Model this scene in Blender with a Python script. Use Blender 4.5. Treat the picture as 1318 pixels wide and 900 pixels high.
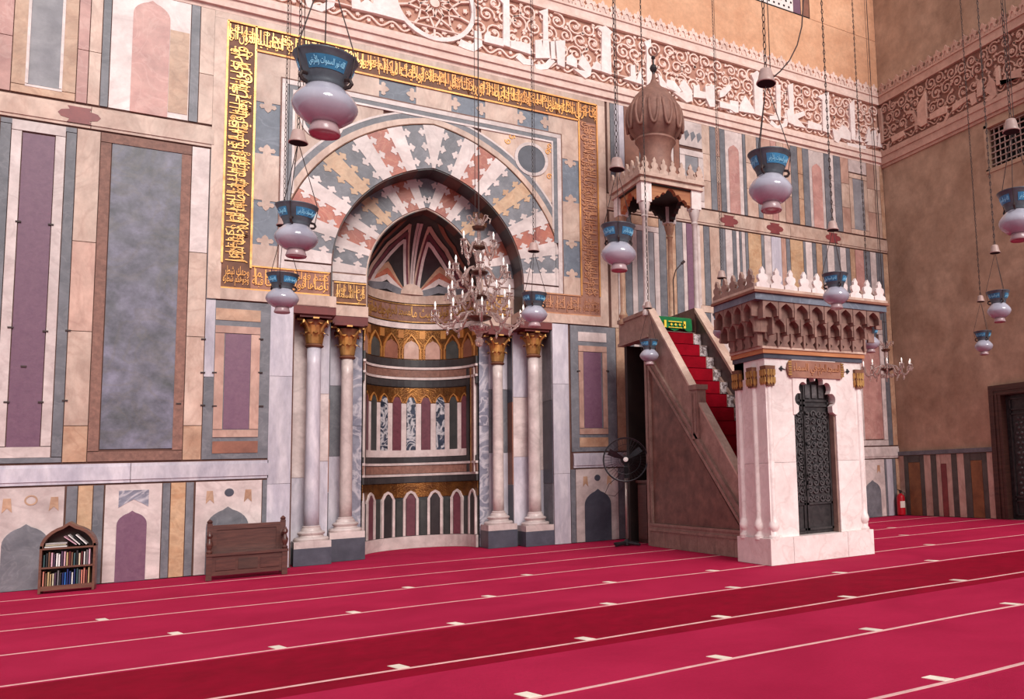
import bpy, math, random
from mathutils import Vector, Matrix
rnd = random.Random(7)
PI = math.pi
for o in list(bpy.data.objects): bpy.data.objects.remove(o)
S = bpy.context.scene
COL = S.collection

# ------------------------------------------------------------------ camera
F_PX, PPX, PPY = 1035.82, 941.86, 497.37
PITCH, YAW, ROLL = .100518458, .579200893, -.0358957427
CAM = Vector((0, -16.7, 1.5))
def _axes():
    cp, sp, cy, sy = math.cos(PITCH), math.sin(PITCH), math.cos(YAW), math.sin(YAW)
    fwd = Vector((sy*cp, cy*cp, sp)); right = Vector((cy, -sy, 0)); up = right.cross(fwd)
    cr, sr = math.cos(ROLL), math.sin(ROLL)
    return right*cr + up*sr, -right*sr + up*cr, fwd
RT, UP, FW = _axes()
cd = bpy.data.cameras.new('camera'); cam = bpy.data.objects.new('camera', cd); COL.objects.link(cam)
cd.sensor_fit = 'HORIZONTAL'; cd.sensor_width = 36; cd.lens = F_PX/1318*36
cd.shift_x = (659-PPX)/1318; cd.shift_y = (PPY-450)/1318
cd.clip_end = 200; cd.clip_start = .05
cam.matrix_world = Matrix(((RT.x, UP.x, -FW.x, CAM.x), (RT.y, UP.y, -FW.y, CAM.y), (RT.z, UP.z, -FW.z, CAM.z), (0, 0, 0, 1)))
S.camera = cam
# ------------------------------------------------------------------ sky, sun, exposure
wd = bpy.data.worlds.new('sky'); S.world = wd; wd.use_nodes = True
wd.node_tree.nodes['Background'].inputs[0].default_value = (.95, .94, 1.0, 1)
wd.node_tree.nodes['Background'].inputs[1].default_value = .56
sd = bpy.data.lights.new('sun', 'SUN'); sun = bpy.data.objects.new('sun', sd); COL.objects.link(sun)
sd.energy = 2.75; sd.color = (1, .96, .91); sd.angle = math.radians(28)
sun.location = (2, -30, 20)
sun.rotation_euler = Vector((-.06, 1, -.62)).to_track_quat('-Z', 'Y').to_euler()
vs = S.view_settings
vs.view_transform = 'Standard'; vs.look = 'None'; vs.gamma = 1; vs.use_curve_mapping = False; vs.exposure = 0.18

# ------------------------------------------------------------------ helpers
def ray(u, v): return RT*((u-PPX)/F_PX) - UP*((v-PPY)/F_PX) + FW
def wp(u, v, y=0.0):                       # pixel -> (x, z) on a plane parallel to the long wall
    d = ray(u, v); t = (y-CAM.y)/d.y
    return CAM.x+d.x*t, CAM.z+d.z*t
def wx(u, v=400, y=0.0): return wp(u, v, y)[0]
def wz(u, v, y=0.0): return wp(u, v, y)[1]
def sideyz(u, v, x):                       # pixel -> (y, z) on a plane of constant x
    d = ray(u, v); t = (x-CAM.x)/d.x
    return CAM.y+d.y*t, CAM.z+d.z*t

def lin(c):
    r = []
    for q in c[:3]:
        q /= 255.; r.append(q/12.92 if q <= .04045 else ((q+.055)/1.055)**2.4)
    return (*r, 1)
MATS = {}
def M(name, c1, c2=None, scale=2.5, rough=.55, metal=0, bump=0, bscale=60, vein=None, veins=1.6, veinw=.06, var=.10,
      stretch=(1, 1, 1), trans=0, emit=0, detail=6, spec=.4, ramp=(.32, .68), dist=.4, vs_=.32, grit=.16, gs=9):
    m = bpy.data.materials.new(name); m.use_nodes = True; MATS[name] = m
    nt = m.node_tree; N = nt.nodes; L = nt.links; b = N['Principled BSDF']
    b.inputs['Roughness'].default_value = rough; b.inputs['Metallic'].default_value = metal
    b.inputs['Specular IOR Level'].default_value = spec
    if trans: b.inputs['Transmission Weight'].default_value = trans; b.inputs['IOR'].default_value = 1.3
    tc = N.new('ShaderNodeTexCoord'); oi = N.new('ShaderNodeObjectInfo')
    mu = N.new('ShaderNodeMath'); mu.operation = 'MULTIPLY'; mu.inputs[1].default_value = 57; L.new(oi.outputs['Random'], mu.inputs[0])
    mp = N.new('ShaderNodeMapping'); mp.inputs['Scale'].default_value = stretch
    L.new(tc.outputs['Object'], mp.inputs['Vector']); L.new(mu.outputs[0], mp.inputs['Location'])
    nz = N.new('ShaderNodeTexNoise'); nz.inputs['Scale'].default_value = scale; nz.inputs['Detail'].default_value = detail
    nz.inputs['Roughness'].default_value = .6; nz.inputs['Distortion'].default_value = dist
    L.new(mp.outputs[0], nz.inputs['Vector'])
    cr = N.new('ShaderNodeValToRGB'); cr.color_ramp.elements[0].position = ramp[0]; cr.color_ramp.elements[1].position = ramp[1]
    cr.color_ramp.elements[0].color = lin(c1); cr.color_ramp.elements[1].color = lin(c2 or c1)
    L.new(nz.outputs['Fac'], cr.inputs[0]); out = cr.outputs[0]
    if vein:
        n2 = N.new('ShaderNodeTexNoise'); n2.inputs['Scale'].default_value = veins; n2.inputs['Detail'].default_value = 4; n2.inputs['Distortion'].default_value = 1.6
        L.new(mp.outputs[0], n2.inputs['Vector'])
        s1 = N.new('ShaderNodeMath'); s1.operation = 'SUBTRACT'; s1.inputs[1].default_value = .5; L.new(n2.outputs['Fac'], s1.inputs[0])
        s2 = N.new('ShaderNodeMath'); s2.operation = 'ABSOLUTE'; L.new(s1.outputs[0], s2.inputs[0])
        mr = N.new('ShaderNodeMapRange'); mr.inputs['From Max'].default_value = veinw; mr.inputs['To Min'].default_value = vs_; mr.inputs['To Max'].default_value = 0
        L.new(s2.outputs[0], mr.inputs['Value'])
        mx = N.new('ShaderNodeMix'); mx.data_type = 'RGBA'; L.new(mr.outputs[0], mx.inputs['Factor']); L.new(out, mx.inputs['A']); mx.inputs['B'].default_value = lin(vein); out = mx.outputs['Result']
    if grit:
        n4 = N.new('ShaderNodeTexNoise'); n4.inputs['Scale'].default_value = gs; n4.inputs['Detail'].default_value = 8; n4.inputs['Roughness'].default_value = .7; L.new(mp.outputs[0], n4.inputs['Vector'])
        g1 = N.new('ShaderNodeMapRange'); g1.inputs['From Min'].default_value = .3; g1.inputs['From Max'].default_value = .7; g1.inputs['To Min'].default_value = 1-grit; g1.inputs['To Max'].default_value = 1+grit*.6; L.new(n4.outputs['Fac'], g1.inputs['Value'])
        h4 = N.new('ShaderNodeHueSaturation'); L.new(g1.outputs[0], h4.inputs['Value']); L.new(out, h4.inputs['Color']); out = h4.outputs[0]
    if var:
        hv = N.new('ShaderNodeHueSaturation'); r2 = N.new('ShaderNodeMapRange'); r2.inputs['To Min'].default_value = 1-var; r2.inputs['To Max'].default_value = 1+var
        L.new(oi.outputs['Random'], r2.inputs['Value']); L.new(r2.outputs[0], hv.inputs['Value']); L.new(out, hv.inputs['Color']); out = hv.outputs[0]
    L.new(out, b.inputs['Base Color'])
    if emit: L.new(out, b.inputs['Emission Color']); b.inputs['Emission Strength'].default_value = emit
    if bump:
        n3 = N.new('ShaderNodeTexNoise'); n3.inputs['Scale'].default_value = bscale; n3.inputs['Detail'].default_value = 5; L.new(mp.outputs[0], n3.inputs['Vector'])
        bp = N.new('ShaderNodeBump'); bp.inputs['Strength'].default_value = bump; bp.inputs['Distance'].default_value = .02
        L.new(n3.outputs['Fac'], bp.inputs['Height']); L.new(bp.outputs[0], b.inputs['Normal'])
    return m

class MB:
    def __init__(s): s.v = []; s.f = []
    def add(s, v, f):
        n = len(s.v); s.v += [tuple(p) for p in v]; s.f += [tuple(i+n for i in q) for q in f]; return s
    def box(s, x0, x1, y0, y1, z0, z1):
        if x0 > x1: x0, x1 = x1, x0
        if y0 > y1: y0, y1 = y1, y0
        if z0 > z1: z0, z1 = z1, z0
        v = [(x, y, z) for z in (z0, z1) for y in (y0, y1) for x in (x0, x1)]
        return s.add(v, [(0, 2, 3, 1), (4, 5, 7, 6), (0, 1, 5, 4), (2, 6, 7, 3), (0, 4, 6, 2), (1, 3, 7, 5)])
    def prism(s, poly, fn, d0, d1, back=True):
        n = len(poly)
        a = sum(poly[i][0]*poly[(i+1) % n][1]-poly[(i+1) % n][0]*poly[i][1] for i in range(n))
        if a < 0: poly = poly[::-1]
        v = [fn(p[0], p[1], d1) for p in poly] + [fn(p[0], p[1], d0) for p in poly]
        f = [tuple(range(n))] + [(i+n, (i+1) % n + n, (i+1) % n, i) for i in range(n)]
        if back: f.append(tuple(range(2*n-1, n-1, -1)))
        return s.add(v, f)
    def lathe(s, prof, c=(0, 0, 0), seg=16, a0=0, a1=2*PI, rf=None):
        full = abs(a1-a0) > 6.28; m = seg if full else seg+1; v = []
        for r, z in prof:
            for k in range(m):
                a = a0+(a1-a0)*k/seg; rr = r*(rf(a, z) if rf else 1)
                v.append((c[0]+rr*math.cos(a), c[1]+rr*math.sin(a), c[2]+z))
        f = []
        for i in range(len(prof)-1):
            for k in range(seg):
                k2 = (k+1) % m; f.append((i*m+k, i*m+k2, (i+1)*m+k2, (i+1)*m+k))
        if full:
            if prof[0][0] > 1e-4: f.append(tuple(range(m-1, -1, -1)))
            if prof[-1][0] > 1e-4: f.append(tuple((len(prof)-1)*m+k for k in range(m)))
        return s.add(v, f)
    def tube(s, pts, r, seg=6, cap=True):
        pts = [Vector(p) for p in pts]; n = len(pts); v = []
        t0 = (pts[1]-pts[0]).normalized(); ref = Vector((0, 0, 1)) if abs(t0.z) < .9 else Vector((1, 0, 0)); nrm = t0.cross(ref).normalized()
        for i, p in enumerate(pts):
            t = (pts[min(i+1, n-1)]-pts[max(i-1, 0)]).normalized()
            nrm = (nrm - t*nrm.dot(t)).normalized(); b = t.cross(nrm); rr = r[i] if isinstance(r, (list, tuple)) else r
            for k in range(seg):
                a = 2*PI*k/seg; v.append(p+nrm*(rr*math.cos(a))+b*(rr*math.sin(a)))
        f = [(i*seg+k, i*seg+(k+1) % seg, (i+1)*seg+(k+1) % seg, (i+1)*seg+k) for i in range(n-1) for k in range(seg)]
        if cap: f += [tuple(range(seg-1, -1, -1)), tuple((n-1)*seg+k for k in range(seg))]
        return s.add(v, f)
    def ribbon(s, pts, w, fn, d0, d1):       # flat raised stroke on a surface; pts 2-D
        n = len(pts); v = []
        for i in range(n):
            a = pts[max(i-1, 0)]; b = pts[min(i+1, n-1)]; dx, dz = b[0]-a[0], b[1]-a[1]; l = math.hypot(dx, dz) or 1
            ww = (w[i] if isinstance(w, (list, tuple)) else w)/2; px, pz = -dz/l*ww, dx/l*ww; p = pts[i]
            v += [fn(p[0]+px, p[1]+pz, d0), fn(p[0]+px, p[1]+pz, d1), fn(p[0]-px, p[1]-pz, d1), fn(p[0]-px, p[1]-pz, d0)]
        f = []
        for i in range(n-1):
            q = i*4
            for k in range(3): f.append((q+k, q+k+1, q+k+5, q+k+4))
        f += [(0, 1, 2, 3), (n*4-1, n*4-2, n*4-3, n*4-4)]
        return s.add(v, f)

BASE = {}
def obj(name, mb, mat, parent=None, smooth=False, kind=None, local=False, **tags):
    me = bpy.data.meshes.new(name)
    off = BASE.get(parent.name, (0, 0, 0)) if (parent and not local) else (0, 0, 0)
    me.from_pydata([(p[0]-off[0], p[1]-off[1], p[2]-off[2]) for p in mb.v], [], mb.f)
    if isinstance(mat, str): mat = MATS[mat]
    me.materials.append(mat)
    if smooth: me.polygons.foreach_set('use_smooth', [True]*len(me.polygons))
    me.update()
    o = bpy.data.objects.new(name, me); COL.objects.link(o)
    if parent: o.parent = parent; BASE[o.name] = off
    if kind: o['kind'] = kind
    for k, q in tags.items(): o[k] = q
    return o
def smooth_by_angle(o, deg=35):
    me = o.data; me.polygons.foreach_set('use_smooth', [True]*len(me.polygons))
    me.set_sharp_from_angle(angle=math.radians(deg)); return o
def thing(name, label, cat, loc=(0, 0, 0), group=None, rz=0):
    o = bpy.data.objects.new(name, None); COL.objects.link(o); o.location = loc; o.rotation_euler = (0, 0, rz)
    o.empty_display_size = .1; o['label'] = label; o['category'] = cat
    if group: o['group'] = group
    BASE[o.name] = tuple(loc); return o
def copy_tree(o, parent=None):
    c = o.copy(); COL.objects.link(c)
    if parent: c.parent = parent
    for ch in list(o.children): copy_tree(ch, c)
    return c
def dup(o, loc, parent, rot=None):           # a part again, sharing its mesh
    c = o.copy(); COL.objects.link(c); c.parent = parent; c.location = loc
    if rot: c.rotation_euler = rot
    return c
def wall_fn(a, b, d): return (a, -d, b)
def right_fn(a, b, d): return (16.5-d, -a, b)    # a = distance from the corner along the side wall

# ------------------------------------------------------------------ arabic lettering
_AR = {'ا': (0xFE8D, 2), 'أ': (0xFE83, 2), 'إ': (0xFE87, 2), 'ب': (0xFE8F, 4), 'ت': (0xFE95, 4), 'ث': (0xFE99, 4), 'ج': (0xFE9D, 4), 'ح': (0xFEA1, 4), 'خ': (0xFEA5, 4),
       'د': (0xFEA9, 2), 'ذ': (0xFEAB, 2), 'ر': (0xFEAD, 2), 'ز': (0xFEAF, 2), 'س': (0xFEB1, 4), 'ش': (0xFEB5, 4), 'ص': (0xFEB9, 4), 'ض': (0xFEBD, 4), 'ط': (0xFEC1, 4),
       'ظ': (0xFEC5, 4), 'ع': (0xFEC9, 4), 'غ': (0xFECD, 4), 'ف': (0xFED1, 4), 'ق': (0xFED5, 4), 'ك': (0xFED9, 4), 'ل': (0xFEDD, 4), 'م': (0xFEE1, 4), 'ن': (0xFEE5, 4),
       'ه': (0xFEE9, 4), 'و': (0xFEED, 2), 'ى': (0xFEEF, 2), 'ي': (0xFEF1, 4), 'ة': (0xFE93, 2), 'ء': (0xFE80, 1)}
def shape(word):
    word = word.replace('لا', 'ﻻ').replace('لأ', 'ﻷ').replace('لإ', 'ﻹ'); out = []
    for i, ch in enumerate(word):
        if ch in 'ﻻﻷﻹ':
            prev = i > 0 and _AR.get(word[i-1], (0, 1))[1] == 4; out.append(chr(ord(ch)+(1 if prev else 0))); continue
        if ch not in _AR: out.append(ch); continue
        base, n = _AR[ch]
        prev = i > 0 and word[i-1] in _AR and _AR[word[i-1]][1] == 4 and n > 1
        nxt = i < len(word)-1 and n == 4 and (word[i+1] in 'ﻻﻷﻹ' or _AR.get(word[i+1], (0, 1))[1] > 1)
        out.append(chr(base+(3 if prev and nxt else 1 if prev else 2 if nxt else 0)))
    return ''.join(reversed(out))
VERSE = ('قد نرى تقلب وجهك في السماء فلنولينك قبلة ترضاها فول وجهك شطر المسجد الحرام وحيث ما كنتم فولوا وجوهكم شطره '
         'وإن الذين أوتوا الكتاب ليعلمون أنه الحق من ربهم وما الله بغافل عما يعملون').split()
NOUR = 'الله نور السموات والأرض'.split()
GEO = {}
def _prep(words):
    tmp = []
    for w in words:
        if w in GEO: continue
        c = bpy.data.curves.new('lettering', 'FONT'); c.body = ' '.join(shape(q) for q in reversed(w.split())); c.extrude = .5; c.resolution_u = 2; c.offset = .006
        o = bpy.data.objects.new('lettering', c); COL.objects.link(o); tmp.append((w, o)); GEO[w] = None
    bpy.context.view_layer.update(); dg = bpy.context.evaluated_depsgraph_get()
    for w, o in tmp:
        me = bpy.data.meshes.new_from_object(o.evaluated_get(dg)); vs_ = [tuple(v.co) for v in me.vertices]
        x0 = min(v[0] for v in vs_); x1 = max(v[0] for v in vs_); y0 = min(v[1] for v in vs_); y1 = max(v[1] for v in vs_)
        GEO[w] = ([((v[0]-x0)/(x1-x0), (v[1]-y0)/(y1-y0), v[2]+.5) for v in vs_], [tuple(p.vertices) for p in me.polygons], (x1-x0)/(y1-y0))
        c = o.data; bpy.data.objects.remove(o); bpy.data.curves.remove(c); bpy.data.meshes.remove(me)
PAIRS = [' '.join(VERSE[i:i+2]) for i in range(0, len(VERSE)-1, 2)]
TOPW = 'إنا فتحنا لك فتحا مبينا ليغفر'.split()
_prep(VERSE+PAIRS+NOUR+[' '.join(NOUR), 'الله', 'محمد']+TOPW)
def put_text(mb, w, a0, a1, b0, b1, fn, d0, d1):
    v, f, _ = GEO[w]; mb.add([fn(a0+(a1-a0)*p[0], b0+(b1-b0)*p[1], d0+(d1-d0)*p[2]) for p in v], f)

# ------------------------------------------------------------------ materials
M('white_marble', (220, 202, 198), (194, 174, 170), vein=(170, 146, 144), veins=1.0, veinw=.05, rough=.35, grit=.2, gs=4)
M('bluish_marble', (214, 204, 210), (184, 176, 186), vein=(140, 134, 152), veins=.9, veinw=.12, rough=.3, stretch=(1.5, 1.5, .5))
M('vein_marble', (150, 148, 160), (104, 102, 118), vein=(214, 204, 208), veins=2.0, veinw=.07, rough=.25, vs_=.6)
M('pink_marble', (200, 162, 146), (172, 130, 116), vein=(150, 106, 94), veinw=.07, rough=.4, stretch=(1, 1, .6), grit=.24, gs=3.5)
M('pale_pink_marble', (212, 184, 168), (182, 148, 132), vein=(160, 122, 108), veinw=.06, rough=.4, stretch=(1, 1, .6), grit=.24, gs=3.5)
M('rose_marble', (196, 148, 138), (170, 118, 112), vein=(210, 172, 162), veinw=.03, rough=.4, grit=.22, gs=3)
M('tan_marble', (200, 164, 138), (172, 128, 102), vein=(146, 100, 78), veins=1.8, veinw=.05, rough=.4, grit=.24, gs=4)
M('orange_marble', (202, 164, 132), (176, 132, 98), vein=(214, 182, 148), veins=3.5, veinw=.1, rough=.4, grit=.24, gs=5)
M('red_marble', (184, 104, 80), (150, 76, 66), vein=(206, 150, 124), veins=2.5, veinw=.04, rough=.4)
M('dark_red_marble', (138, 64, 62), (112, 44, 50), rough=.4)
M('slate', (122, 120, 126), (94, 93, 100), vein=(140, 136, 140), veins=2.2, veinw=.03, rough=.45, grit=.22, gs=6)
M('blue_slate', (116, 122, 134), (90, 96, 110), vein=(150, 154, 166), veins=1.6, veinw=.03, rough=.45)
M('mottled_slate', (124, 120, 138), (84, 84, 88), scale=1.6, vein=(112, 104, 96), veins=1.3, veinw=.06, rough=.4, var=.03, detail=9, grit=.5, gs=4)
M('grey_marble', (150, 146, 150), (122, 118, 124), rough=.45, grit=.2, gs=4)
M('shaft_marble', (218, 200, 194), (192, 172, 168), vein=(164, 142, 140), veins=1.2, veinw=.06, rough=.3)
M('side_dado_dark', (96, 90, 84), (72, 68, 64), rough=.5)
M('side_dado_brown', (150, 102, 64), (116, 74, 48), rough=.5)
M('soffit_shade_brown', (112, 80, 70), (88, 62, 56), rough=.6)  # brown deepened: shade under the arches is put into the colour
M('dark_slate', (82, 82, 94), (62, 62, 74), rough=.4)
M('dark_stone', (64, 58, 58), (46, 42, 44), rough=.4)
M('porphyry', (126, 88, 108), (106, 70, 92), scale=9, rough=.4)
M('niche_porphyry', (118, 66, 76), (92, 48, 58), scale=9, rough=.35)
M('niche_green', (72, 72, 70), (50, 52, 52), rough=.35)
M('breccia', (66, 72, 92), (36, 42, 54), scale=5, vein=(206, 200, 202), veins=4, veinw=.09, rough=.3, vs_=.9)
M('brown_border', (146, 104, 90), (116, 80, 70), scale=14, rough=.6)
M('brown_stone', (150, 96, 76), (118, 72, 58), rough=.5)
M('mortar', (112, 78, 68), (88, 60, 54), rough=.9)
M('plaster', (226, 176, 142), (206, 150, 116), scale=1.1, bump=.25, bscale=9, rough=.85)
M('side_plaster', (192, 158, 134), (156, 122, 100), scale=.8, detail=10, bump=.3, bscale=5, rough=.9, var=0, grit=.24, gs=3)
M('carved_stone', (242, 214, 203), (226, 192, 178), rough=.75)
M('carved_white', (246, 232, 228), (238, 216, 210), rough=.7, var=.03)
M('carved_ground', (208, 160, 140), (186, 134, 116), rough=.9)
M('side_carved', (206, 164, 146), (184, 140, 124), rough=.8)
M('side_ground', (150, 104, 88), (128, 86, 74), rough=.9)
M('gold', (208, 160, 98), (160, 108, 58), scale=5, rough=.36, metal=.6, var=.06)
M('gilt_relief', (214, 154, 84), (170, 108, 66), scale=1.4, rough=.42, metal=.5, var=.06)
M('gold_ground', (96, 58, 40), (130, 84, 62), scale=3, rough=.6)
M('niche_gilt', (150, 100, 52), (100, 62, 36), scale=5, rough=.3, metal=.8, bump=.6, bscale=40)
M('worn_gold', (196, 140, 104), (168, 108, 78), scale=3, rough=.5, metal=.2)
M('worn_ground', (168, 118, 98), (140, 92, 76), scale=3, rough=.6)
M('red_wood', (116, 40, 36), (92, 28, 28), rough=.5)
M('carpet', (192, 36, 78), (172, 26, 66), scale=.9, bump=.5, bscale=260, rough=.95, var=.03, spec=.1, detail=8, grit=.1, gs=40)
M('carpet_dark', (160, 4, 44), (140, 2, 36), scale=3, bump=.5, bscale=260, rough=.95, var=.03, spec=.1, detail=8)
M('stair_carpet', (150, 10, 30), (128, 6, 24), bump=.4, bscale=260, rough=.95, spec=.1)
M('carpet_line', (236, 190, 184), (220, 164, 162), scale=6, rough=.9, var=.02)
M('carpet_mark', (244, 232, 216), (232, 214, 196), rough=.9)
M('floor_stone', (170, 140, 130), (140, 112, 104), rough=.8)
M('minbar_stone', (162, 130, 118), (134, 104, 94), scale=4, rough=.5, vein=(182, 148, 134), veins=3, veinw=.03, grit=.22, gs=6)
M('minbar_panel', (134, 96, 84), (98, 68, 60), scale=4, rough=.45, detail=9, var=.03, grit=.35, gs=6)
M('far_panel_shade', (96, 76, 74), (72, 56, 56), scale=5, rough=.4)  # darker than the near rail; shade of the inner face is painted in
M('minbar_marble', (240, 226, 222), (224, 204, 200), vein=(200, 172, 166), veins=1.4, veinw=.03, rough=.4, var=.03, grit=.1)
M('muqarnas', (152, 116, 104), (118, 88, 80), scale=6, rough=.7)
M('dome_stone', (150, 108, 94), (124, 86, 76), scale=6, rough=.65)
M('orange_wood', (192, 128, 84), (160, 98, 64), scale=3, stretch=(.4, .4, 4), rough=.6)
M('dark_wood', (84, 52, 44), (60, 36, 32), scale=3, stretch=(1, 1, 8), rough=.45, var=.06)
M('bench_wood', (102, 62, 54), (74, 44, 40), scale=3, stretch=(1, 1, 9), rough=.35, var=.08)
M('case_wood', (118, 76, 60), (92, 56, 46), scale=3, stretch=(1, 1, 9), rough=.4, var=.05)
M('shade_black_wood', (48, 36, 32), (32, 24, 22), rough=.5)  # black wood; also carries the painted shade inside the kiosk
M('bronze', (74, 68, 68), (46, 42, 44), scale=8, rough=.45, metal=.35)
M('bronze_relief', (104, 98, 98), (66, 62, 64), scale=12, rough=.4, metal=.4)
M('iron', (70, 54, 52), (48, 38, 38), rough=.6, metal=.3, var=0)
M('grille_iron', (188, 160, 150), (160, 132, 122), rough=.6)
M('void', (26, 20, 20), rough=.9, var=0, grit=0)
M('lamp_collar', (92, 98, 106), (70, 76, 84), scale=8, rough=.4, metal=.2, var=.05)
M('lamp_enamel', (60, 136, 178), (52, 104, 140), scale=8, rough=.3, var=.25)
M('lamp_letter', (150, 214, 240), rough=.4, grit=0)
M('lamp_glass', (180, 176, 188), (150, 146, 160), scale=3, rough=.12, spec=.7, var=.05, grit=0)
M('lamp_foot', (186, 158, 160), (160, 132, 136), rough=.25, spec=.5)
M('bell_glass', (186, 156, 148), (160, 132, 126), rough=.4)
M('crystal', (232, 212, 206), (206, 178, 172), rough=.1, trans=.75, spec=.8, var=.04, grit=0)
M('chand_brass', (112, 82, 66), (80, 58, 50), rough=.35, metal=.6)
M('candle', (250, 240, 236), rough=.5, var=0, grit=0)
M('bulb', (255, 244, 236), rough=.4, var=0, emit=.5, grit=0)
M('fan_metal', (66, 62, 66), (46, 44, 48), rough=.4, metal=.5)
M('fan_pole', (176, 160, 152), rough=.3, metal=.6)
M('red_paint', (196, 24, 40), (176, 16, 32), rough=.3)
M('paper', (238, 226, 216), (222, 204, 192), rough=.8, grit=0)
M('green_cloth', (24, 122, 66), (16, 96, 52), rough=.9)
M('yellow_cloth', (232, 196, 70), rough=.9)
M('tile_white', (206, 190, 190), (110, 92, 92), scale=14, rough=.4, ramp=(.45, .55))
for nm, c in dict(teal=(58, 88, 92), pink=(226, 176, 190), white=(240, 232, 230), plum=(84, 56, 84), navy=(28, 44, 110), blue=(40, 110, 196), tan=(196, 166, 120), cream=(228, 214, 184),
                  black=(40, 36, 40), maroon=(110, 36, 40), salmon=(222, 138, 118), grey=(120, 112, 116), brown=(120, 84, 64)).items():
    M('book_'+nm, c, tuple(int(q*.86) for q in c), rough=.6)
for m in ('niche_green',): pass

# ================================================================== STRUCTURE
CX, SPR = 3.77, 5.6
def arch(half, e, n=14, spr=SPR, cx=CX):          # pointed arch, left spring -> apex -> right spring
    R = half+e; pm = math.acos(e/R); L = [(cx+e-R*math.cos(pm*k/n), spr+R*math.sin(pm*k/n)) for k in range(n+1)]
    return L + [(2*cx-x, z) for x, z in L[-2::-1]]
OUT = arch(1.87, .42); EXT = arch(2.78, .42, 18); INN = arch(1.15, .5)
XL, XR_, ZT = -7.0, 16.5, 17.5

fl = obj('floor', MB().box(-9, 17.5, -24, 3.2, -.2, -.012), 'floor_stone', kind='structure')
# back wall with the opening of the prayer niche
w_out = [(XL, 0), (1.30, 0), (1.30, 4.86), (1.90, 4.86)] + OUT + [(5.64, 4.86), (6.26, 4.86), (6.26, 0), (17.4, 0), (17.4, ZT), (XL, ZT)]
wall = obj('wall_back', MB().prism(w_out, wall_fn, -.6, 0), 'mortar', kind='structure')
# side wall with a window and a door recess
sd_mb = MB()
WY0, WY1, WZ0, WZ1 = 3.72, 6.0, 8.76, 9.96       # window
DY0, DY1, DZ1 = 3.36, 6.6, 3.3                    # door
for a0, a1, b0, b1 in ((0, WY0, 0, ZT), (WY0, WY1, DZ1, WZ0), (WY0, WY1, WZ1, ZT), (WY1, 10, DZ1, ZT), (DY1, 10, 0, DZ1)):
    if a0 == 0: continue
    sd_mb.box(16.5, 17.3, -a0, -a1, b0, b1)
sd_mb.box(16.5, 17.3, 0, -DY0, 0, ZT); sd_mb.box(16.5, 17.3, -DY0, -WY0, DZ1, ZT)
sd_mb.box(17.0, 17.3, -DY0, -DY1, 0, DZ1); sd_mb.box(17.0, 17.3, -WY0, -WY1, WZ0, WZ1)
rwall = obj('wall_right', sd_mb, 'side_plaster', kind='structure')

def slab(name, x0, x1, z0, z1, mat, d=.03, parent=wall, g=.006):
    return obj(name, MB().box(x0+g, x1-g, -d, .004, z0+g, z1-g), mat, parent)
def frame(x0, x1, z0, z1, t, mat, d=.035, parent=wall, name='frame_strip', tb=None):
    tb = tb or t
    slab(name, x0, x1, z1-tb, z1, mat, d, parent); slab(name, x0, x1, z0, z0+tb, mat, d, parent)
    slab(name, x0, x0+t, z0+tb, z1-tb, mat, d, parent); slab(name, x1-t, x1, z0+tb, z1-tb, mat, d, parent)
def strips(lst, v, z0, z1, d=.03, parent=wall):
    for u0, u1, m in lst: slab('marble_strip', wx(u0, v), wx(u1, v), z0, z1, m, d+rnd.uniform(-.004, .004), parent)
def cut_strip(u0, u1, v, zs, mats, d=.03):
    for i in range(len(zs)-1): slab('marble_strip', wx(u0, v), wx(u1, v), zs[i], zs[i+1], mats[i % len(mats)], d)
def arch_poly(x0, x1, z0, z1, kind='ogee', n=7):
    w = (x1-x0)/2; c = (x0+x1)/2; h = w*1.0; L = [(x0, z0), (x0, z1-h)]
    if kind == 'round': L += [(c-w*math.cos(PI/2*k/n), z1-h+h*math.sin(PI/2*k/n)) for k in range(1, n+1)]
    else:
        e = w*.25; R = w+e; pm = math.acos(e/R); s = h/(R*math.sin(pm))
        L += [(c+e-R*math.cos(pm*k/n), z1-h+s*R*math.sin(pm*k/n)) for k in range(1, n+1)]
        L[-1] = (c, z1+h*.12)
    return L + [(2*c-x, z) for x, z in L[-2::-1]]

# --- dado
DZ = 1.585
def dado_panel(x0, x1, a0, a1, az, mat, disc=None, extras=True):
    slab('dado_panel', x0, x1, .0, DZ, 'white_marble', .03)
    obj('arch_inlay', MB().prism(arch_poly(a0, a1, .0, az), wall_fn, -.004, .040), mat, wall)
    c = (x0+x1)/2
    if disc == 'disc':
        obj('roundel_inlay', MB().prism([(c+.07*math.cos(k*PI/8), 1.38+.07*math.sin(k*PI/8)) for k in range(16)], wall_fn, 0, .038), 'dark_slate' if mat != 'porphyry' else 'porphyry', wall)
    if disc == 'ring':
        obj('roundel_inlay', MB().ribbon([(c+.07*math.cos(k*PI/8), 1.38+.07*math.sin(k*PI/8)) for k in range(17)], .022, wall_fn, 0, .038), 'tan_marble', wall)
    if disc == 'bar':
        obj('chevron_inlay', MB().prism([(c-.2, 1.2), (c-.2, 1.48), (c+.2, 1.48), (c+.2, 1.2), (c+.1, 1.27), (c, 1.33), (c-.1, 1.27)], wall_fn, 0, .038), 'vein_marble', wall)
    elif extras:
        for s in (-1, 1):
            obj('corner_inlay', MB().prism([(c+s*.22, 1.20), (c+s*.24, 1.42), (c+s*.33, 1.42), (c+s*.34, 1.20), (c+s*.28, 1.27)], wall_fn, 0, .038), 'tan_marble', wall)
V = 712
dado_panel(wx(-8, V), wx(80.4, V), wx(1.5, V), wx(62.2, V), .98, 'slate', 'ring')
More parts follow.
